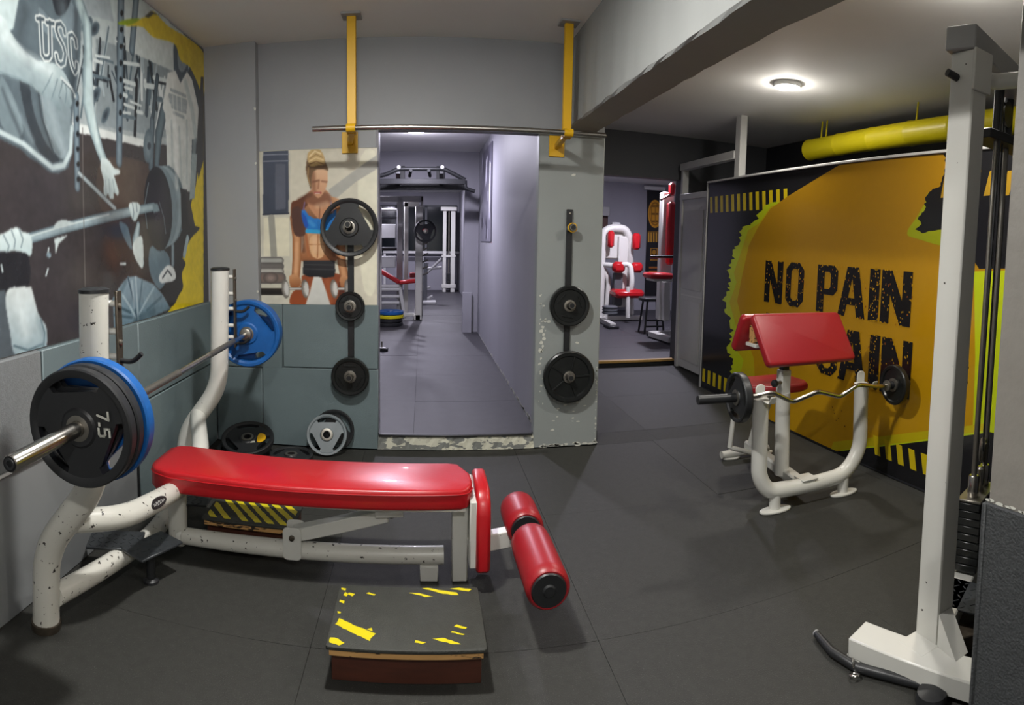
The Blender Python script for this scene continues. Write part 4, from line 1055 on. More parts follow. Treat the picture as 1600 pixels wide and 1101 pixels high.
# standing lifter at right in a pale T-shirt
mu.poly((72, 82, 92), [(272, 68), (284, 72), (292, 92), (294, 112), (286, 132), (278, 132), (272, 112)], True)
mu.poly((122, 132, 138), [(278, 80), (288, 88), (292, 100), (286, 112), (279, 106)], True)
mu.poly((58, 66, 74), [(294, 110), (312, 130), (314, 200), (308, 250), (296, 250)], True)
mu.line((92, 108, 116), [(256, 172, 14), (248, 210, 14), (245, 258, 10)], 12, (60, 70, 78))
mu.line((120, 132, 136), [(304, 216, 12), (303, 250, 11), (301, 300, 10)], 12, (74, 84, 90))
mu.poly(((212, 214, 210), (188, 194, 192)), [(262, 114), (274, 110), (282, 130), (292, 112), (300, 124), (310, 168), (312, 214), (300, 218), (298, 300), (262, 296), (260, 220), (258, 178), (254, 168)])
for pts in ([(280, 200), (284, 290)], [(268, 190), (270, 285)], [(292, 190), (292, 285)]): mu.line((176, 184, 184), pts, 4)
for k_, (xa, ya, xb, yb_, w_) in enumerate(((267, 140, 290, 150, 3), (265, 150, 291, 160, 5), (266, 158, 291, 167, 4), (269, 166, 290, 174, 4), (271, 176, 287, 183, 3))): mu.line((138, 148, 152), [(xa, ya), (xb, yb_)], w_, soft=1.0, alpha=.75)
for x in (270, 276, 283): mu.line((206, 210, 208), [(x, 150), (x+1, 172)], 2, soft=.6, alpha=.6)
mu.line((70, 82, 90), [(246, 120), (238, 190)], 7, (46, 54, 62)); mu.line((92, 106, 114), [(238, 190), (236, 262)], 10, (60, 70, 78))
mu.ell((112, 126, 134), 232, 228, 8, 27, 2, edge=(84, 98, 106)); mu.ell((60, 68, 76), 233, 228, 3, 6)
# yellow paint splash: corner, edge and top
YC = (214, 190, 26)
mu.poly((200, 176, 44), [(196, 40), (226, 27), (240, 18), (262, 40), (318, 82), (318, 150), (308, 128), (296, 104), (282, 94), (272, 68), (240, 58), (222, 42)], True)
mu.poly((130, 150, 30), [(184, 36), (196, 31), (218, 29), (206, 38), (190, 39)], True)
mu.poly((70, 70, 66), [(226, 26), (236, 17), (250, 24), (240, 22), (232, 28)])
mu.poly((214, 190, 26), [(318, 150), (318, 476), (274, 488), (262, 488), (274, 470), (284, 452), (284, 424), (282, 412), (292, 384), (306, 358), (302, 340), (298, 320), (306, 290), (310, 262)])
mu.poly((58, 56, 58), [(314, 120), (318, 120), (318, 250), (310, 280), (306, 240)]); mu.poly((150, 164, 166), [(300, 240), (308, 240), (304, 310), (296, 312)])
mu.poly((44, 42, 44), [(283, 340), (300, 352), (312, 356), (300, 370), (286, 384), (284, 400), (290, 412), (284, 428), (286, 448), (280, 460), (268, 478), (250, 450), (244, 420), (262, 372)], True)
mu.line((150, 168, 174), [(293, 372), (288, 398)], 6); mu.line((128, 144, 152), [(270, 384), (270, 412)], 7, (70, 82, 90))
mu.poly((96, 116, 128), [(236, 385), (262, 396), (264, 424), (250, 452), (234, 424)], True)
mu.poly((206, 212, 212), [(249, 430), (262, 414), (272, 420), (274, 436), (258, 442), (250, 440)], True); mu.line((70, 76, 82), [(254, 434), (262, 422), (268, 430)], 2)
# big plates on the printed bar
mu.ell((142, 158, 164), 262, 320, 27, 62, -3, edge=(92, 108, 116)); mu.ell((96, 112, 120), 258, 322, 27, 63, -3, edge=(134, 150, 156))
mu.ell((112, 128, 136), 252, 324, 25.5, 65, -3); mu.ell((58, 56, 62), 247, 326, 22, 66, -3, edge=(42, 42, 46)); mu.line((106, 118, 124), [(232, 286), (226, 320), (230, 356)], 1.4); mu.line((90, 98, 104), [(249, 316), (256, 340), (259, 364)], 1.6)
mu.poly((38, 37, 40), [(282, 294), (292, 296), (294, 350), (284, 358)])
# pale diagonal tube, printed bar, grips
mu.line((172, 186, 190), [(123, 270), (180, 326)], 5.5, (110, 124, 130))
mu.line((150, 168, 174), [(-60, 398, 13), (40, 374, 13), (100, 356, 12), (170, 338, 11), (240, 323, 8)], 12, (92, 108, 116))
mu.line((196, 210, 212), [(40, 371), (100, 353), (170, 335)], 2)
mu.poly((118, 136, 142), [(238, 318), (246, 318), (250, 330), (240, 332)])
mu.poly((200, 214, 214), [(86, 357), (88, 348), (98, 343), (110, 346), (114, 350)], True); mu.poly((200, 214, 214), [(85, 373), (106, 367), (92, 380), (87, 397)])
mu.poly((SKL, SK), [(-30, 370), (0, 366), (10, 362), (18, 357), (28, 356), (36, 362), (46, 366), (50, 378), (49, 398), (40, 398), (20, 392), (0, 400), (-30, 402)], True)
for pts in ([(6, 368), (14, 384), (12, 392)], [(18, 360), (24, 376), (22, 388)], [(30, 358), (36, 374), (33, 386)]): mu.line((120, 136, 142), pts, 2.2)
mu.poly((40, 40, 43), [(-30, 398), (20, 394), (44, 400), (44, 448), (10, 456), (-30, 456)], True)
mu.poly((SKL, SK), [(201, 320), (206, 316), (214, 316), (219, 321), (218, 330), (215, 340), (210, 346), (205, 338), (203, 330)], True)
for pts in ([(207, 318), (209, 332), (208, 342)], [(213, 318), (214, 330)]): mu.line((120, 136, 142), pts, 1.6)
mu.line((166, 184, 190), [(216, 352, 8), (212, 376, 14), (222, 410, 9)], 12, (90, 106, 114)); mu.poly((196, 208, 208), [(208, 380), (222, 370), (223, 418), (210, 400)], True)
mu.poly((96, 116, 128), [(186, 348), (198, 352), (204, 372), (206, 390), (196, 376)], True)
# lying lifter: elbow, denim shorts, small glints
mu.poly((84, 92, 98), [(-60, 452), (8, 454), (16, 490), (24, 556), (-60, 572)])
mu.poly((PALE, (152, 172, 180)), [(10, 456), (44, 448), (50, 452), (60, 490), (72, 510), (73, 540), (66, 548), (26, 556), (16, 520)], True)
for pts in ([(22, 540), (44, 547), (66, 538)], [(64, 500), (70, 520), (68, 542)]): mu.line((98, 118, 126), pts, 3)
mu.poly(((128, 152, 166), (104, 128, 142)), [(176, 466), (188, 446), (200, 432), (212, 431), (218, 434), (240, 444), (254, 460), (262, 474), (266, 482), (240, 494), (200, 506), (178, 512)])
for pts, c in (([(200, 434), (208, 466), (214, 500)], (70, 92, 106)), ([(212, 434), (214, 470), (216, 500)], (160, 180, 190)), ([(222, 440), (218, 474), (220, 500)], (92, 116, 130)), ([(240, 450), (226, 474), (218, 490)], (148, 170, 182)), ([(186, 452), (204, 480), (212, 496)], (152, 174, 184)), ([(178, 476), (204, 488)], (70, 92, 104)), ([(178, 492), (206, 496)], (76, 98, 110)), ([(252, 464), (230, 484)], (84, 108, 122))): mu.line(c, pts, 3)
for pts in ([(76, 388), (75, 396), (78, 400)], [(72, 430), (75, 420)], [(188, 412), (196, 412)], [(2, 414), (4, 424)]): mu.line((190, 204, 206), pts, 2.6)
mu.ell((120, 140, 150), 76, 398, 3.5, 4.5)
# joint between the two halves of the print
mu.line((104, 100, 98), [(129, 200), (130, 300), (133, 440), (134, 530)], 1.4)
# soft modelling of cloth and limbs
for c, pts, w_, al in (((58, 66, 72), [(40, 20), (30, 60), (44, 90)], 16, .5), ((130, 146, 152), [(98, 10), (104, 60), (100, 110)], 16, .35), ((52, 58, 64), [(118, 20), (120, 90), (114, 150)], 8, .5), ((150, 164, 170), [(76, 160), (90, 210), (100, 236)], 12, .5),
                       ((58, 66, 72), [(60, 150), (70, 200), (90, 240)], 8, .5), ((132, 146, 152), [(14, 150), (30, 180), (50, 220)], 9, .45), ((56, 62, 68), [(4, 140), (18, 176), (34, 214)], 6, .5), ((140, 156, 160), [(0, 104), (30, 112), (60, 130)], 14, .5), ((212, 222, 222), [(10, 60), (40, 88), (80, 112)], 12, .5),
                       ((104, 122, 128), [(130, 20), (132, 80), (130, 130)], 7, .45), ((210, 222, 222), [(142, 100), (144, 160), (152, 220)], 6, .5), ((150, 164, 168), [(290, 130), (300, 170), (306, 214)], 8, .5), ((236, 238, 236), [(272, 180), (276, 240), (276, 290)], 8, .4), ((30, 30, 34), [(150, 300), (180, 360), (170, 420)], 50, .35),
                       ((44, 42, 44), [(60, 300), (90, 320)], 60, .3), ((92, 58, 46), [(172, 390), (178, 410)], 26, .35), ((70, 92, 104), [(196, 440), (184, 470)], 6, .5), ((172, 192, 202), [(206, 440), (210, 480)], 4, .6), ((60, 80, 92), [(240, 486), (212, 500)], 8, .5), ((216, 226, 226), [(30, 470), (40, 520)], 16, .5), ((128, 148, 156), [(60, 500), (70, 530), (60, 546)], 8, .5)):
    mu.line(c, pts, w_, soft=w_*.35, alpha=al)
mu.grain(.022, (2, 6), 4)
back = MB().box((XL, 1.1, 1.067), (XM_-.0002, 4.19, 2.872), .0)
mu.build('gym_mural', PRINT, 'glossy black and white bench press mural with yellow corner on left wall', 'mural', lambda u, v: np.stack([np.full_like(u, XM_), u, v], 1), (XM_, 2.6, 1.066), back)

# ------------------------------------------------------------------ fitness poster on the back wall
YP = YB-.008
def fconv(x, y):
    p = aY(x, y, YP); return (p.x, p.z)
fp_ = Print(fconv, (-1.163, -.322), (1.042, 2.138), .004, (206, 202, 184)); fp_.n = (0, -1, 0)
fp_.poly((214, 208, 190), [(408, 234), (592, 230), (589, 478), (406, 474)])
fp_.poly((204, 200, 184), [(408, 240), (454, 236), (454, 474), (406, 474)])
fp_.poly((232, 228, 206), [(560, 260), (590, 250), (588, 440), (566, 440)], True); fp_.poly((178, 176, 168), [(514, 296), (560, 262), (592, 240), (592, 262), (556, 284), (516, 318)])
fp_.poly((226, 220, 196), [(412, 340), (452, 340), (452, 400), (412, 400)])
fp_.poly(((78, 84, 100), (66, 72, 86)), [(411, 236), (451, 235), (451, 334), (411, 336)])
for y in (242, 252): fp_.line((138, 142, 154), [(412, y), (451, y-1)], 1.6)
fp_.poly((96, 100, 114), [(430, 256), (446, 256), (446, 326), (430, 328)]); fp_.line((52, 56, 70), [(411, 335), (451, 333)], 2)
fp_.line((158, 156, 146), [(424, 340), (428, 400)], 10)
# dumbbell rack
for y, w_, c in ((407, 11, (170, 170, 164)), (416, 12, (112, 108, 104)), (424, 12, (190, 188, 180)), (434, 18, (126, 108, 100))):
    fp_.line(c, [(410, y), (438, y)], w_, (96, 92, 90))
fp_.ell((150, 132, 124), 423, 434, 12, 9, 0, edge=(98, 88, 84)); fp_.line((40, 36, 34), [(408, 456), (442, 456)], 12, (70, 62, 56)); fp_.line((208, 204, 190), [(406, 468), (454, 468)], 14)
# figure: legs, trunk, arms, head, hair
T1 = (206, 152, 108); T2 = (146, 88, 52); T3 = (96, 54, 34); T4 = (226, 178, 136)
fp_.poly((150, 76, 44), [(473, 430), (492, 432), (496, 450), (490, 477), (455, 476), (456, 458), (470, 446)], True)
fp_.poly((140, 70, 40), [(500, 430), (530, 428), (545, 440), (550, 478), (506, 478)], True); fp_.poly((92, 44, 28), [(530, 440), (545, 444), (548, 478), (528, 478)])
fp_.poly((T4, T2), [(474, 362), (478, 350), (512, 350), (522, 366), (524, 386), (524, 408), (472, 408), (474, 384)], True)
fp_.poly((224, 178, 132), [(484, 372), (498, 366), (506, 376), (506, 398), (496, 404), (486, 396)], True); fp_.line((176, 112, 70), [(497, 362), (496, 402)], 2); fp_.line((182, 118, 76), [(480, 382), (512, 382)], 1.6); fp_.line((172, 106, 66), [(478, 366), (482, 400)], 4)
fp_.poly(((46, 46, 50), (30, 30, 34)), [(474, 407), (523, 407), (524, 424), (522, 432), (510, 434), (496, 433), (482, 432), (473, 428)])
for y in (413, 420): fp_.line((78, 76, 78), [(476, y), (522, y+1)], 1)
fp_.poly((T1, T3), [(455, 320), (462, 314), (478, 308), (492, 306), (514, 306), (530, 312), (538, 322), (536, 344), (520, 356), (478, 356), (466, 352), (456, 344)], True)
fp_.poly((T3, (110, 64, 42)), [(455, 318), (466, 312), (484, 302), (488, 312), (474, 328), (470, 350), (458, 348)], True)
fp_.line((T1), [(461, 340, 16), (464, 372, 14), (464, 404, 14), (462, 432, 13)], 14, T2); fp_.poly((84, 56, 48), [(456, 328), (470, 326), (478, 364), (460, 366)], True)
fp_.line((T1), [(530, 330, 14), (532, 372, 14), (534, 410, 13), (538, 432, 13)], 13, T2)
fp_.poly(((206, 154, 116), (196, 138, 100)), [(486, 296), (508, 296), (516, 310), (508, 334), (500, 342), (492, 336), (480, 316)], True); fp_.line((150, 96, 66), [(500, 318), (499, 342)], 2)
BL1, BL2 = (46, 120, 204), (28, 82, 178)
fp_.poly((BL1, (22, 118, 196)), [(471, 328), (475, 326), (482, 336), (490, 341), (500, 342), (510, 340), (519, 332), (525, 326), (526, 350), (518, 358), (482, 360), (476, 352), (472, 340)])
fp_.poly(BL2, [(471, 330), (478, 338), (482, 352), (478, 358), (473, 346)]); fp_.line((50, 160, 214), [(480, 361), (500, 362), (520, 360)], 6)
fp_.line((120, 96, 130), [(474, 328), (476, 316)], 2.2); fp_.line((150, 128, 140), [(520, 332), (516, 312), (512, 304)], 3)
fp_.poly((138, 90, 64), [(484, 300), (510, 300), (518, 314), (504, 322), (488, 320), (476, 314)], True, soft=2)
fp_.poly(((232, 190, 152), (206, 152, 116)), [(485, 266), (490, 260), (505, 258), (512, 268), (511, 288), (505, 302), (498, 309), (491, 304), (486, 288)], True)
fp_.poly((146, 98, 70), [(484, 268), (491, 264), (493, 284), (494, 302), (489, 300), (485, 284)], True, soft=2, alpha=.85)
fp_.line((128, 82, 60), [(489, 284), (498, 282)], 3.4, soft=1.2, alpha=.8); fp_.line((150, 100, 74), [(503, 283), (510, 284)], 3, soft=1.2, alpha=.7)
fp_.line((172, 118, 88), [(498, 284), (497, 294)], 3, soft=1, alpha=.8); fp_.line((178, 92, 84), [(492, 301), (501, 301)], 3); fp_.line((232, 214, 200), [(493, 302), (499, 302)], 1.2)
fp_.poly((112, 84, 58), [(478, 262), (480, 248), (486, 240), (502, 240), (508, 252), (513, 266), (504, 264), (492, 266), (487, 276), (486, 296), (482, 284), (479, 272)], True)
fp_.poly((204, 172, 116), [(480, 248), (482, 238), (490, 232), (500, 234), (506, 244), (507, 256), (498, 258), (486, 260)], True)
for c, pts, w_ in (((236, 212, 164), [(484, 244), (492, 236), (501, 240)], 2.4), ((226, 198, 146), [(483, 252), (494, 246), (505, 250)], 2.2), ((150, 116, 74), [(482, 257), (494, 252), (507, 257)], 2), ((168, 134, 88), [(484, 248), (494, 241), (504, 246)], 1.4), ((160, 128, 84), [(482, 262), (481, 276), (485, 290)], 2)): fp_.line(c, pts, w_, soft=.6)
for c, pts, w_, al in (((96, 58, 40), [(472, 356), (474, 392)], 6, .6), ((120, 72, 48), [(522, 360), (522, 400)], 5, .5), ((238, 196, 156), [(492, 374), (492, 392)], 8, .5), ((238, 196, 156), [(504, 374), (504, 392)], 7, .45), ((242, 206, 170), [(496, 322), (510, 318)], 8, .4), ((92, 54, 38), [(468, 312), (484, 304)], 7, .5), ((230, 180, 140), [(464, 380), (462, 424)], 5, .5), ((220, 170, 130), [(534, 320), (526, 312)], 7, .5), ((20, 100, 170), [(498, 346), (499, 358)], 4, .5), ((110, 180, 226), [(484, 346), (490, 352)], 6, .4), ((190, 110, 70), [(512, 440), (516, 470)], 10, .4)):
    fp_.line(c, pts, w_, soft=w_*.35, alpha=al)
# hands and dumbbells
for cx, cy in ((461, 440), (540, 442)): fp_.poly((T1, T2), [(cx-9, cy-8), (cx, cy-11), (cx+9, cy-4), (cx+7, cy+8), (cx-6, cy+9)], True)
for x0_, y0_, x1_ in ((446, 451, 479), (522, 451, 546)):
    fp_.line((204, 202, 198), [(x0_, y0_), (x1_, y0_)], 4, (120, 116, 112))
    for x in (x0_, x1_-2): fp_.ell((176, 172, 166), x, y0_, 6, 15, -6, edge=(112, 106, 100)); fp_.ell((208, 206, 202), x+2, y0_, 3.4, 11, -6)
fp_.poly(((222, 222, 216), (202, 202, 196)), [(490, 432), (502, 433), (508, 450), (517, 478), (477, 477), (484, 456)])
a, b = aY(407, 475, YP), aY(592, 232, YP)
fp_.grain(.012, (3, 12), 8)
back = MB().box((-1.163, YP+.0002, 1.042), (-.322, YB+.003, 2.138))
fp_.build('fitness_poster', PRINTM, 'tall fitness poster of a person in blue top holding dumbbells', 'poster', lambda u, v: np.stack([u, np.full_like(u, YP), v], 1), ((a.x+b.x)/2, YP, 1.04), back)

# ------------------------------------------------------------------ yellow slogan mural on the partition
XN = 2.884
ny = Sheet(lambda x, y: aX(x, y, XN), (-1, 0, 0)); ny.base = (34, 35, 38); ny.clip = (.825, 5.748, .017, 2.162)
YM1, YM2, YG = (198, 150, 18), (190, 132, 14), (190, 204, 26)
W = lambda Y, z: Vector((XN, Y, z))
BK = (30, 30, 33)
random.seed(5)
def ragged(pts, amp, n=3):
    q = []
    for i in range(len(pts)):
        a, b = Vector(pts[i]), Vector(pts[(i+1) % len(pts)]); L = (b-a).length; k_ = max(1, int(L/3.5)) if i < n else 1
        for k in range(k_): t = k/k_; q.append(a+(b-a)*t+Vector((random.uniform(-amp, amp), random.uniform(-amp*.5, amp*.5)))*(1 if i < n and k else 0))
    return q
ny.poly(BK, [(1097, 300), (1106, 284), (1312, 252), (1318, 256), (1226, 312), (1106, 330)])
# hazard stripes along the upper left and lower left
for k in range(13):
    Y = 5.70-.115*k
    if Y < 4.24: break
    ny.poly(YC, [W(Y, 1.855), W(Y-.055, 1.855), W(Y-.035, 2.02), W(Y+.02, 2.02)], world=True)
edge_l = [(1226, 312), (1196, 320), (1178, 346), (1160, 358), (1150, 388), (1138, 424), (1142, 440), (1131, 470), (1144, 518), (1136, 546), (1146, 560), (1139, 590), (1150, 616), (1152, 645)]
ny.poly(YG, ragged(edge_l+[(1330, 720), (1300, 400)], 4.0, len(edge_l)-1))
ny.poly((198, 178, 24), [(x+(9 if y < 520 else 16), y+2) for x, y in edge_l]+[(1330, 720), (1300, 400)])
ny.poly(((176, 130, 24), YM1), [(1232, 306), (1318, 254), (1479, 232), (1560, 222), (1640, 300), (1610, 420), (1590, 560), (1545, 672), (1420, 692), (1304, 705), (1240, 690), (1190, 660), (1180, 600), (1178, 560), (1164, 520), (1152, 470), (1160, 430), (1170, 384), (1184, 356), (1204, 326)])  # browner top: the dimmer light up there is painted into the yellow
# yellow-green band along the right and bottom edge
ny.poly(YG, [(1522, 424), (1640, 420), (1640, 700), (1545, 674), (1520, 676), (1524, 560)]); ny.poly((196, 178, 22), [(1298, 704), (1302, 690), (1420, 676), (1520, 664), (1546, 660), (1546, 674), (1420, 692)])
ny.poly(YG, ragged([(1300, 707), (1330, 700), (1420, 690), (1545, 672), (1545, 676), (1420, 695)], 1.6, 4))
ny.poly((168, 176, 24), [(1418, 362), (1432, 340), (1445, 318), (1454, 300), (1500, 300), (1500, 382), (1430, 372)], True)
# black paint bloom top right with hazard stripes
BK = (30, 30, 33)
ny.poly(BK, ragged([(1474, 232), (1478, 262), (1470, 290), (1452, 300), (1446, 312), (1444, 330), (1434, 342), (1440, 350), (1430, 358), (1440, 364), (1490, 356), (1530, 420), (1680, 418), (1680, 200)], 2.4, 10))
for x in (1470, 1512, 1537, 1565, 1592): ny.poly((176, 138, 40), [(x, 309), (x+10, 309-1), (x+18-2, 274), (x+6, 275)] if x < 1500 else [(x, 306), (x+12, 305), (x+22, 266), (x+10, 267)])
# black strip below the yellow with hazard stripes, floor side
ny.poly(BK, [(1296, 706), (1420, 692), (1545, 675), (1640, 690), (1640, 860), (1500, 800)])
for k in range(7):
    Y = 3.06-.115*k; ny.poly(YC, [W(Y, .245), W(Y-.055, .245), W(Y-.085, .115), W(Y-.03, .115)], world=True)
for k in range(6):
    Y = 5.72-.12*k; ny.poly(YC, [W(Y, .075), W(Y-.06, .075), W(Y-.06, .215), W(Y, .215)], world=True)
# slogan
INK = (24, 22, 22)
def glyph(ch, Ya, Yb, z0, z1):
    """condensed block capital between Ya (left) and Yb (right)"""
    f = lambda u, v: W(Ya+(Yb-Ya)*u, z0+(z1-z0)*v); t = .3
    def pg(*pts): ny.poly(INK, [f(*p) for p in pts], world=True)
    if ch == 'I': pg((0, 0), (1, 0), (1, 1), (0, 1))
    if ch == 'N': pg((0, 0), (t, 0), (t, 1), (0, 1)); pg((1-t, 0), (1, 0), (1, 1), (1-t, 1)); pg((0, 1), (.34, 1), (1, 0), (.66, 0))
    if ch == 'O':
        pg((0, .16), (t, .2), (t, .8), (0, .84)); pg((1-t, .2), (1, .16), (1, .84), (1-t, .8)); pg((0, .84), (t, .8), (.42, .86), (.58, .86), (1-t, .8), (1, .84), (.74, 1), (.26, 1)); pg((0, .16), (.26, 0), (.74, 0), (1, .16), (1-t, .2), (.58, .14), (.42, .14), (t, .2))
    if ch == 'P':
        pg((0, 0), (.36, 0), (.36, 1), (0, 1)); pg((.36, 1), (.8, 1), (1, .9), (1, .85), (.66, .82), (.58, .86), (.36, .86)); pg((1, .86), (.66, .83), (.66, .52), (1, .48)); pg((1, .5), (.82, .38), (.36, .38), (.36, .5), (.58, .5), (.66, .54))
    if ch == 'A':
        pg((0, 0), (.26, 0), (.56, 1), (.3, 1)); pg((1, 0), (.7, 0), (.44, 1), (.72, 1)); pg((.24, .24), (.76, .24), (.72, .38), (.28, .38))
    if ch == 'G':
        pg((0, .16), (t, .2), (t, .8), (0, .84)); pg((0, .84), (t, .8), (.42, .86), (.58, .86), (1-t, .8), (1, .84), (.74, 1), (.26, 1)); pg((0, .16), (.26, 0), (.74, 0), (1, .16), (1-t, .2), (.58, .14), (.42, .14), (t, .2)); pg((1-t, .2), (1, .16), (1, .5), (.5, .5), (.5, .4), (1-t, .4)); pg((1-t, .68), (1, .68), (1, .84), (1-t, .8))
def yof(x, y): return aX(x, y, XN).y
cells = [('N', 1195, 1223), ('O', 1228, 1256), ('P', 1277, 1309), ('A', 1311, 1354), ('I', 1359, 1375), ('N', 1378, 1426)]
for (z0, z1, word) in ((1.04, 1.405, 'NOPAIN'), (.565, .945, 'NOGAIN')):
    for ch, (c_, xa, xb) in zip(word, cells):
        ym = 450 if z0 > 1 else 555
        glyph(ch, yof(xa, ym), yof(xb, ym), z0, z1)
    # worn flecks where the ink is missing
    for k in range(300):
        c_ = random.choice(cells); Y = random.uniform(yof(c_[2], 470), yof(c_[1], 470)); z = random.uniform(z0-.005, z1+.005)
        a = random.uniform(.002, .006); b = random.uniform(.002, .008); sk = random.uniform(-.004, .004)
        ny.poly(YM1 if random.random() < .8 else (150, 84, 22), [W(Y-a, z-b+sk), W(Y+a, z-b-sk), W(Y+a*.8, z+b), W(Y-a*.6, z+b+sk)], world=True, same=k > 0)
    for k in range(60):   # nicks along the top and base of the letters
        c_ = random.choice(cells); Y = random.uniform(yof(c_[2], 470), yof(c_[1], 470)); z = random.choice((z0, z1)); a = random.uniform(.004, .012); b = random.uniform(.004, .012)
        ny.poly(YM1, [W(Y-a, z), W(Y, z-b), W(Y+a, z), W(Y, z+b)], world=True, same=k > 0)
for k in range(8): Y = random.uniform(3.35, 3.6); z = random.uniform(.2, .36); ny.poly((90, 50, 16), [W(Y-.006, z), W(Y, z-.004), W(Y+.007, z+.002), W(Y, z+.005)], world=True)
back = MB().box((XN, .82, .015), (2.8849, 5.75, 2.163))
ny.build('slogan_mural', PRINT, 'yellow and black mural reading NO PAIN NO GAIN on partition', 'mural', (XN, 3.3, .015), back)

# ================================================================== CORRIDOR AND FAR ROOM
def span(x0, y0, x1, y1, Y):
    a, b = aY(x0, (y0+y1)/2, Y), aY(x1, (y0+y1)/2, Y); t, u = aY((x0+x1)/2, y0, Y), aY((x0+x1)/2, y1, Y)
    return a.x, b.x, u.z, t.z
def pbox(x0, y0, x1, y1, Y, dep, bev=.008):
    a, b, c, d = span(x0, y0, x1, y1, Y); return MB().box((a, Y, c), (b, Y+dep, d), bev)
ZF = .11
# dark window in the far back wall
win = thing('window_1', 'dark window', 'window', (0, 16.95, 1.6)); del win['category']; del win['label']; win['kind'] = 'structure'
YF = 16.97
MB().box((-1.6, YF-.01, 1.15), (.9, YF+.02, 2.42), .003).build('pane', GLASSD, win)
for x in (-1.6, -.75, .08, .9): MB().box((x-.03, YF-.04, 1.12), (x+.03, YF, 2.45), .003).build('window_post', DARKW, win)
for z in (1.13, 2.44): MB().box((-1.63, YF-.04, z-.03), (.93, YF, z+.03), .003).build('window_rail', DARKW, win)
rl = thing('wall_rail', 'white horizontal rail below the dark far window', 'rail', (-.3, 16.8, 1.0))
a, b, c, d = span(598, 392, 722, 396, 16.7)
MB().box((a, 16.7, c), (b, 16.76, d), .01).build('rail', WHITEP, rl)
for x in (a+.05, (a+b)/2, b-.05): MB().box((x-.03, 16.71, ZF), (x+.03, 16.75, c), .004).build('rail_post', WHITEP, rl)
# power rack with white frame
rk = thing('power_rack', 'white power rack with black plate seen through the corridor', 'power rack', (-.3, 10.9, ZF))
Yr = 10.5
def upr(x0, x1, ytop, Y, m, name='upright'):
    a, b, c, d = span(x0, ytop, x1, 450, Y); return MB().box((a, Y, ZF), (b, Y+(b-a), d), .01).build(name, m, rk)
upr(620, 629, 306, Yr+.55, GREYM); u2 = upr(631, 638, 316, Yr+.9, WHITE); u3 = upr(649, 660, 322, Yr, WHITE); upr(657, 661, 306, Yr+.55, GREYM)
upr(560, 569, 306, Yr+.55, GREYM); upr(585, 596, 322, Yr, WHITE)
pbox(556, 306, 661, 315, Yr+.55, .1).build('top_beam', GREYM, rk)
pbox(631, 315, 655, 323, Yr+.9, .12).build('top_beam', WHITE, rk)
MB().box((span(649, 0, 660, 10, Yr)[0], Yr, ZF), (span(649, 0, 660, 10, Yr)[1], Yr+1.0, ZF+.1), .01).build('base_beam', WHITE, rk)
pbox(590, 489, 656, 494, Yr+.05, .08).build('base_beam', WHITE, rk)
for k, y in enumerate((383, 391, 400, 410, 420, 430)):
    p = aY(659, y, Yr+.05); MB().tube([p, p+Vector((.11, -.02, .05))], .014, 8).build('peg', STEEL, u3)
for y in (447, 452, 463, 473): 
    a = aY(560, y, Yr+.3); b = aY(624, y, Yr+.3); MB().tube([a, b], .03, 10).build('storage_bar', WHITEP, rk)
for y, m in ((328, WHITEP), (340, DARKW), (388, BLACKM)):
    a = aY(560, y, Yr+.8); b = aY(622, y, Yr+.8); MB().tube([a, b], .028, 10).build('cross_bar', m, rk)
for y, h in ((350, 22), (400, 18)):
    pbox(575, y, 618, y+h, Yr+1.3, .2).build('stack_cover', GREYM, rk)
pc_ = aY(664.5, 361, Yr-.1)
t, d, xf = weight_plate('black plate with red mark hanging on the white power rack', pc_, (.25, -1, 0), .195, .06, BLACK, 'grip', R(100))
MB().pad([(.05*math.cos(2*math.pi*k/14)-.01, .025*math.sin(2*math.pi*k/14)) for k in range(14)], .002, 0, xf @ Matrix.Translation((0, .02, .0285))).build('red_mark', REDD, d)
MB().tube([pc_+Vector((0, -.06, 0)), pc_+Vector((0, .3, 0))], .024, 12).build('bar_end', STEEL, rk)
# red bench in the rack
rb = thing('weight_bench', 'small red bench standing inside the far white rack', 'weight bench', (-.4, 10.9, ZF))
a, b, c_ = aY(585, 417, 10.9), aY(624, 441, 10.9), aY(650, 438, 10.9)
MB().bar(a, b, .28, .07, bev=.02).build('back_pad', RED, rb); MB().bar(b, c_, .28, .07, bev=.02).build('seat_pad', RED, rb)
MB().bar(b+Vector((0, 0, -.04)), Vector((b.x+.1, b.y, ZF)), .06, .06).build('leg', WHITEP, rb); MB().bar(a+Vector((0, 0, -.04)), Vector((a.x, a.y, ZF)), .06, .06).build('leg', WHITEP, rb)
pbox(640, 426, 650, 434, 11.3, .2).build('head_pad', REDD, rb)
# plates stacked on the floor by the rack
Xs = aY(604, 500, 9.9)
for k, (m, lb, rr) in enumerate(((BLACK, 'black plate at the bottom of the corridor floor stack', .27), (BLACK, 'second black plate in the corridor floor stack', .24), (YELD, 'yellow plate in the corridor floor stack', .24), (BLUE, 'blue plate on top of the corridor floor stack', .22))):
    weight_plate(lb, (Xs.x+.02*k, 9.9, ZF+.03+k*.060), (0, 0, 1), rr, .054, m, 'plain', 0, group='plates stacked on the corridor floor')
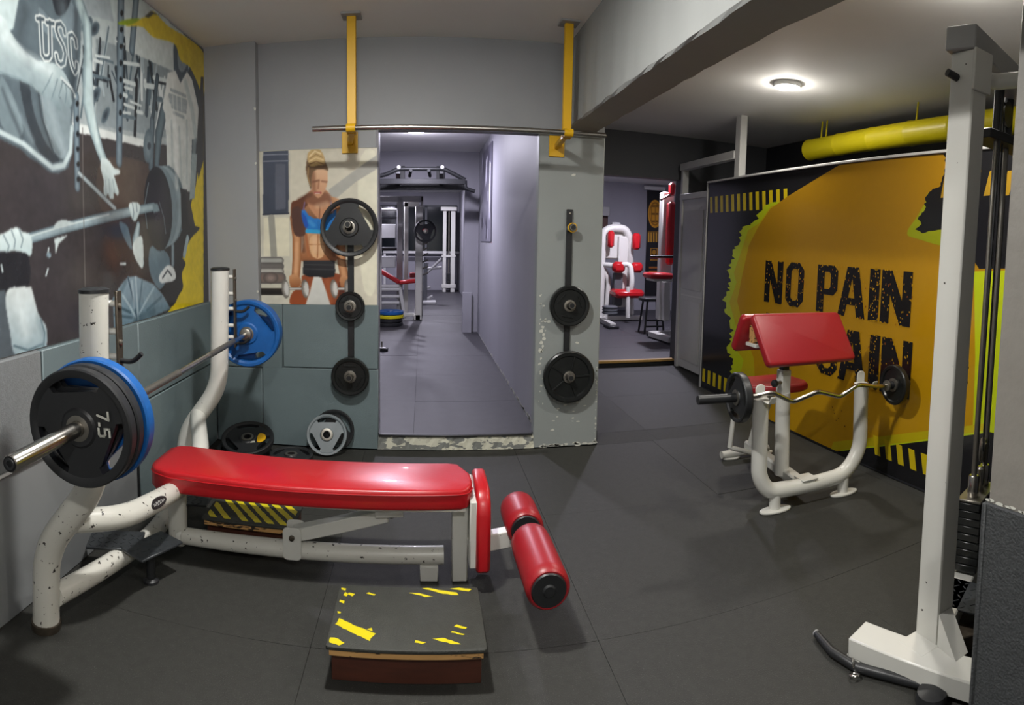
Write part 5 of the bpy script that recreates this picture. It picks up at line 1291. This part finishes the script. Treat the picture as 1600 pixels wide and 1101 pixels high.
# white cable tower far back
tw = thing('cable_tower', 'slim white cable tower before the far dark window', 'cable machine', (.6, 16.2, ZF))
Yt = 16.2
x0, x1, z0, z1 = span(689, 323, 714, 329, Yt); MB().box((x0, Yt, z0), (x1, Yt+.3, z1), .01).build('top_plate', WHITE, tw)
for xa, xb in ((692.5, 698), (705, 712)):
    a = aY(xa, 330, Yt); b = aY(xb, 330, Yt); MB().box((a.x, Yt+.05, ZF), (b.x, Yt+.2, z0), .01).build('post', WHITE, tw)
for ya, yb_ in ((398, 402), (444, 450)): pbox(690, ya, 712, yb_, Yt+.04, .12).build('cross_bar', WHITE, tw)
a = aY(702, 340, Yt); MB().tube([(a.x, Yt+.1, ZF+.2), (a.x, Yt+.1, z0)], .02, 8).build('guide_rod', STEEL, tw)
for k in range(6): MB().box((a.x-.05, Yt+.06, ZF+.1+k*.07), (a.x+.06, Yt+.16, ZF+.16+k*.07), .004).build('stack_plate', BLACK, tw)
# grey seated machine between rack and tower
sm = thing('seated_machine', 'grey machine with thin bars between far rack and cable tower', 'exercise machine', (.2, 13.5, ZF))
for (xa, ya, xb, yb_) in ((661, 432, 690, 404), (661, 420, 690, 418), (660, 444, 668, 410), (661, 470, 676, 462), (663, 452, 672, 448)):
    MB().tube([aY(xa, ya, 13.5), aY(xb, yb_, 13.5)], .03, 8).build('bar', GREYM, sm)
x0, x1, z0, z1 = span(661, 410, 674, 482, 13.5); MB().box((x0, 13.45, ZF), (x0+.09, 13.6, z1), .01).build('post', DARKW, sm); MB().box((x0, 13.2, ZF), (x1+.1, 13.5, ZF+.06), .01).build('base', WHITEP, sm)
# wall-mounted multi grip bar over the far opening
mg = thing('multi_grip_bar', 'black multi-grip pull-up frame mounted above the far opening', 'pull-up bar', (.1, 8.9, 2.45))
Yg = 8.35
q = lambda x, y, Y=Yg: aY(x, y, Y)
MB().tube([q(575, 278), q(602, 273), q(622, 264), q(694, 264), q(727, 281)], .028, 12, bend=.05).build('front_bar', BLACKM, mg)
MB().bar(q(560, 284), q(727, 284), .06, .07).build('frame_beam', BLACKM, mg)
MB().bar(q(560, 293, 9.0), q(728, 293, 9.0), .08, .08).build('frame_beam', BLACKM, mg)
for x in (622, 690):
    MB().bar(q(x, 268), q(x, 292, 9.15), .06, .06).build('arm', BLACKM, mg)
    p = q(x+1, 262); MB().lathe([(.024, 0), (.03, .01), (.026, .025), (.0, .03)], axf(p, (0, -1, .3)), 16).build('end_cap', WHITEP, mg)  # white domed piece at each pale spot on the frame
    MB().box((p.x-.06, 9.17, 2.32), (p.x+.06, 9.2, 2.6), .004).build('wall_plate', BLACKM, mg)
for xa, xb in ((640, 642), (672, 670)): MB().tube([q(xa, 275), q(xb, 266, 8.2)], .022, 10).build('grip', BLACKM, mg)
MB().tube([q(727, 282), q(727, 294), q(742, 299)], .025, 10, bend=.04).build('side_grip', BLACKM, mg)
# foot of a machine showing at the door edge
mf = thing('machine_foot', 'small black and white machine foot at the corridor door edge', 'machine foot', aZ(600, 548, ZF))
a = aZ(600, 548, ZF)
MB().box((a.x-.5, a.y-.04, ZF), (a.x+.05, a.y+.06, ZF+.035), .006).build('base_bar', BLACKM, mf); MB().box((a.x-.5, a.y-.05, ZF+.035), (a.x+.02, a.y+.02, ZF+.045), .003).build('strip', WHITEP, mf)
MB().tube([(a.x-.03, a.y, ZF+.04), (a.x-.03, a.y, ZF+.12)], .012, 10).build('pin', STEEL, mf)
# framed print on the corridor wall
xw = .835
cp = Sheet(lambda x, y: aX(x, y, xw-.012), (-1, 0, 0)); cp.base = (96, 94, 108)
ya, yb_ = 7.4, 8.75
WC = lambda Y, z: Vector((xw-.012, Y, z))
cp.poly(((84, 82, 96), (120, 118, 130)), [WC(ya, 1.49), WC(yb_, 1.49), WC(yb_, 2.70), WC(ya, 2.70)], world=True)
random.seed(21)
for k in range(26):
    Y = random.uniform(ya+.1, yb_-.1); z = random.uniform(1.55, 2.6); s_ = random.uniform(.04, .16); c_ = random.choice([(62, 60, 72), (170, 168, 182), (132, 130, 144), (48, 46, 56)])
    cp.poly(c_, [WC(max(ya, min(yb_, Y+s_*.6*math.cos(2*math.pi*j/9)*random.uniform(.6, 1.2))), z+s_*1.2*math.sin(2*math.pi*j/9)*random.uniform(.6, 1.2)) for j in range(9)], world=True)
for pts in ([(7.5, 2.45), (7.62, 2.5), (7.66, 2.1), (7.6, 1.75), (7.52, 1.8)], [(7.9, 2.6), (8.05, 2.55), (8.1, 2.2), (7.98, 2.3)]): cp.poly((206, 204, 218), [WC(*p) for p in pts], world=True)
cp.build('wall_print', PRINTM, 'grey abstract sports print hanging on the corridor right wall', 'poster', (xw-.006, 8.1, 1.49), MB().box((xw-.012, ya, 1.49), (xw-.0005, yb_, 2.70)))

# ================================================================== SIDE ROOM
Zs = .05
m1 = thing('crunch_machine', 'white exercise machine with red pads seen through the side doorway', 'exercise machine', (3.7, 10.9, Zs))
Y1_ = 10.9
Q = lambda x, y, Y=Y1_: aY(x, y, Y)
MB().tube([Q(937, 500), Q(940, 400), Q(943, 362), Q(955, 356), Q(977, 357), Q(984, 372), Q(984, 500, 11.2)], .075, 12, bend=.2).build('arch_frame', WHITE, m1)
pbox(944, 362, 981, 405, Y1_+.05, .12, .03).build('shroud', WHITE, m1)
pbox(957, 347, 970, 357, Y1_+.05, .12, .02).build('head_cover', GREYM, m1)
pbox(966, 369, 981, 480, Y1_-.05, .12, .02).build('column', WHITE, m1)
for (x0, y0, x1, y1, Y) in ((951, 360, 961, 387, 10.7), (990, 364, 1002, 390, 10.7)): pbox(x0, y0, x1, y1, Y, .14, .04).build('shoulder_pad', RED, m1)
MB().tube([Q(984, 377), Q(996, 377, 10.75)], .03, 8).build('pad_arm', WHITEP, m1); MB().tube([Q(945, 372), Q(958, 372, 10.75)], .03, 8).build('pad_arm', WHITEP, m1)
for (x0, y0, x1, y1) in ((959, 409, 978, 426), (988, 410, 1006, 426)): pbox(x0, y0, x1, y1, 10.6, .16, .05).build('arm_pad', RED, m1)
MB().tube([Q(940, 413), Q(962, 415, 10.7), Q(985, 412, 10.6), Q(988, 440, 10.55), Q(984, 462, 10.6)], .05, 10, bend=.1).build('lever', WHITE, m1)
pbox(960, 426, 973, 478, 10.75, .14, .02).build('back_support', DARKW, m1)
sp_ = pbox(963, 453, 1008, 466, 10.45, .45, .05).build('seat', RED, m1)
MB().tube([Q(981, 448, 10.5), Q(981, 496, 10.5)], .04, 10).build('seat_post', WHITE, m1)
MB().tube([Q(944, 420), Q(951, 440), Q(946, 500)], .05, 10, bend=.1).build('side_leg', WHITE, m1)
MB().tube([Q(985, 425), Q(986, 490)], .06, 10).build('side_leg', WHITE, m1)
for a, b in ((Q(935, 495), aZ(958, 508, Zs+.05)), (Q(940, 494), Q(1002, 496))): MB().bar(Vector((a.x, a.y, Zs+.045)), Vector((b.x, b.y, Zs+.045)), .1, .08).build('base_beam', WHITE, m1)
MB().box((Q(948, 500, 9.9).x, 9.75, Zs), (Q(964, 500, 9.9).x, 10.1, Zs+.05), .01).build('foot_plate', BLACK, m1)
for k in range(3): MB().lathe([(.12, 0), (.14, .01), (.14, .035), (.12, .045)], Matrix.Translation((Q(953, 480, 10.4).x, 10.4, Q(953, 490, 10.4).z+k*.05)), 20).build('loaded_disc', DARKW, m1)
m2 = thing('seated_press_machine', 'tall white and red machine at the right of the side doorway', 'exercise machine', (3.75, 8.7, Zs))
Y2_ = 8.75
Q2 = lambda x, y, Y=Y2_: aY(x, y, Y)
pbox(1033, 300, 1051, 500, Y2_+.1, .16, .02).build('column', WHITE, m2)
pbox(1044, 315, 1057, 414, Y2_-.1, .14, .04).build('back_pad', RED, m2)
pbox(1049, 285, 1057, 305, Y2_-.1, .14, .03).build('head_pad', RED, m2)
MB().tube([Q2(1032, 312), Q2(1044, 306), Q2(1053, 304)], .02, 8).build('handle', STEEL, m2)
st_ = pbox(1018, 427, 1054, 436, Y2_-.45, .4, .03).build('seat', RED, m2); pbox(1022, 436, 1054, 440, Y2_-.42, .34, .01).build('seat_board', WHITE, st_)
MB().tube([Q2(1016, 401, 8.4), Q2(1054, 401, 8.4)], .022, 8).build('press_bar', BLACKM, m2)
MB().bar(Q2(1040, 440), Q2(1040, 500), .1, .1).build('seat_post', WHITE, m2)
a, b = aZ(1018, 521, Zs+.06), aZ(1050, 531, Zs+.06); MB().bar(a, b, .12, .08).build('base_beam', WHITE, m2); c_ = aZ(1050, 519, Zs+.06); MB().bar(a, c_, .09, .07).build('base_beam', WHITE, m2)
MB().bar(a-Vector((.05, .0, .02)), a+Vector((.05, .03, -.02)), .12, .05).build('foot_cap', BLACK, m2)
stl = thing('padded_stool', 'low black stool between the two machines in the side room', 'stool', (3.6, 9.3, Zs))
p = aY(1019, 468, 9.3)
MB().pad(rrect(.40, .32, .05, 4, p.x, 9.3), .06, .02, Matrix.Translation((0, 0, p.z-.02))).build('seat', BLACK, stl)
for sx in (-1, 1):
    for sy in (-1, 1): MB().tube([(p.x+sx*.12, 9.3+sy*.1, p.z-.02), (p.x+sx*.17, 9.3+sy*.14, Zs)], .018, 8).build('leg', BLACKM, stl)
for z in (.12, .22): MB().tube([(p.x-.14, 9.18, Zs+z), (p.x+.14, 9.18, Zs+z)], .014, 8).build('rung', BLACKM, stl)
# dark poster with golden emblems on the back wall of the side room
YS = 12.58
sp2 = Sheet(lambda x, y: aY(x, y, YS), (0, -1, 0)); sp2.base = (26, 26, 30)
x0, x1, z0, z1 = span(1010, 294, 1037, 462, YS)
sp2.poly((28, 28, 32), [(1011, 297), (1037, 295), (1037, 461), (1011, 462)])
GO = (206, 146, 38)
sp2.ell(GO, 1023.5, 334, 11, 22, 0); sp2.ell((150, 100, 26), 1023.5, 334, 9, 18.5); sp2.ell(GO, 1023.5, 334, 8, 16)
for y in (322, 334, 346): sp2.line((120, 80, 22), [(1017, y), (1030, y)], 3)
for x in (1018, 1024, 1029): sp2.line((150, 104, 30), [(x, 320), (x, 348)], 1.4)
for k in range(6): sp2.line((196, 146, 52), [(1013.5+k*4, 363), (1013.5+k*4, 378)], 2.6)
sp2.line((120, 86, 30), [(1012, 362), (1036, 362)], 2)
sp2.line((170, 120, 40), [(1017, 402), (1017, 388), (1027, 388), (1027, 402)], 2); sp2.ell((170, 120, 40), 1022, 394, 3, 4); sp2.line((150, 104, 34), [(1016, 406), (1034, 406)], 2)
for y in (418, 424): sp2.line((150, 90, 40), [(1014, y), (1032, y)], 3)
sp2.build('emblem_poster', PRINTM, 'tall black poster with golden emblems in the side room', 'poster', ((x0+x1)/2, YS, z0), MB().box((x0, YS, z0), (x1, 12.598, z1)))
tag(pbox(1008, 291, 1040, 297, 12.45, .1, .01).build('poster_rail', WHITEP, loc=aY(1024, 297, 12.45)), 'thin white rail above the black emblem poster', 'rail')
ws = thing('wall_shelf', 'grey wall shelf box left in the side room', 'shelf', aY(947, 337, 12.3))
pbox(925, 322, 953, 337, 12.3, .28, .01).build('shelf_box', GREYM, ws); pbox(925, 337, 950, 356, 12.45, .14, .01).build('shelf_back', WOODD, ws)
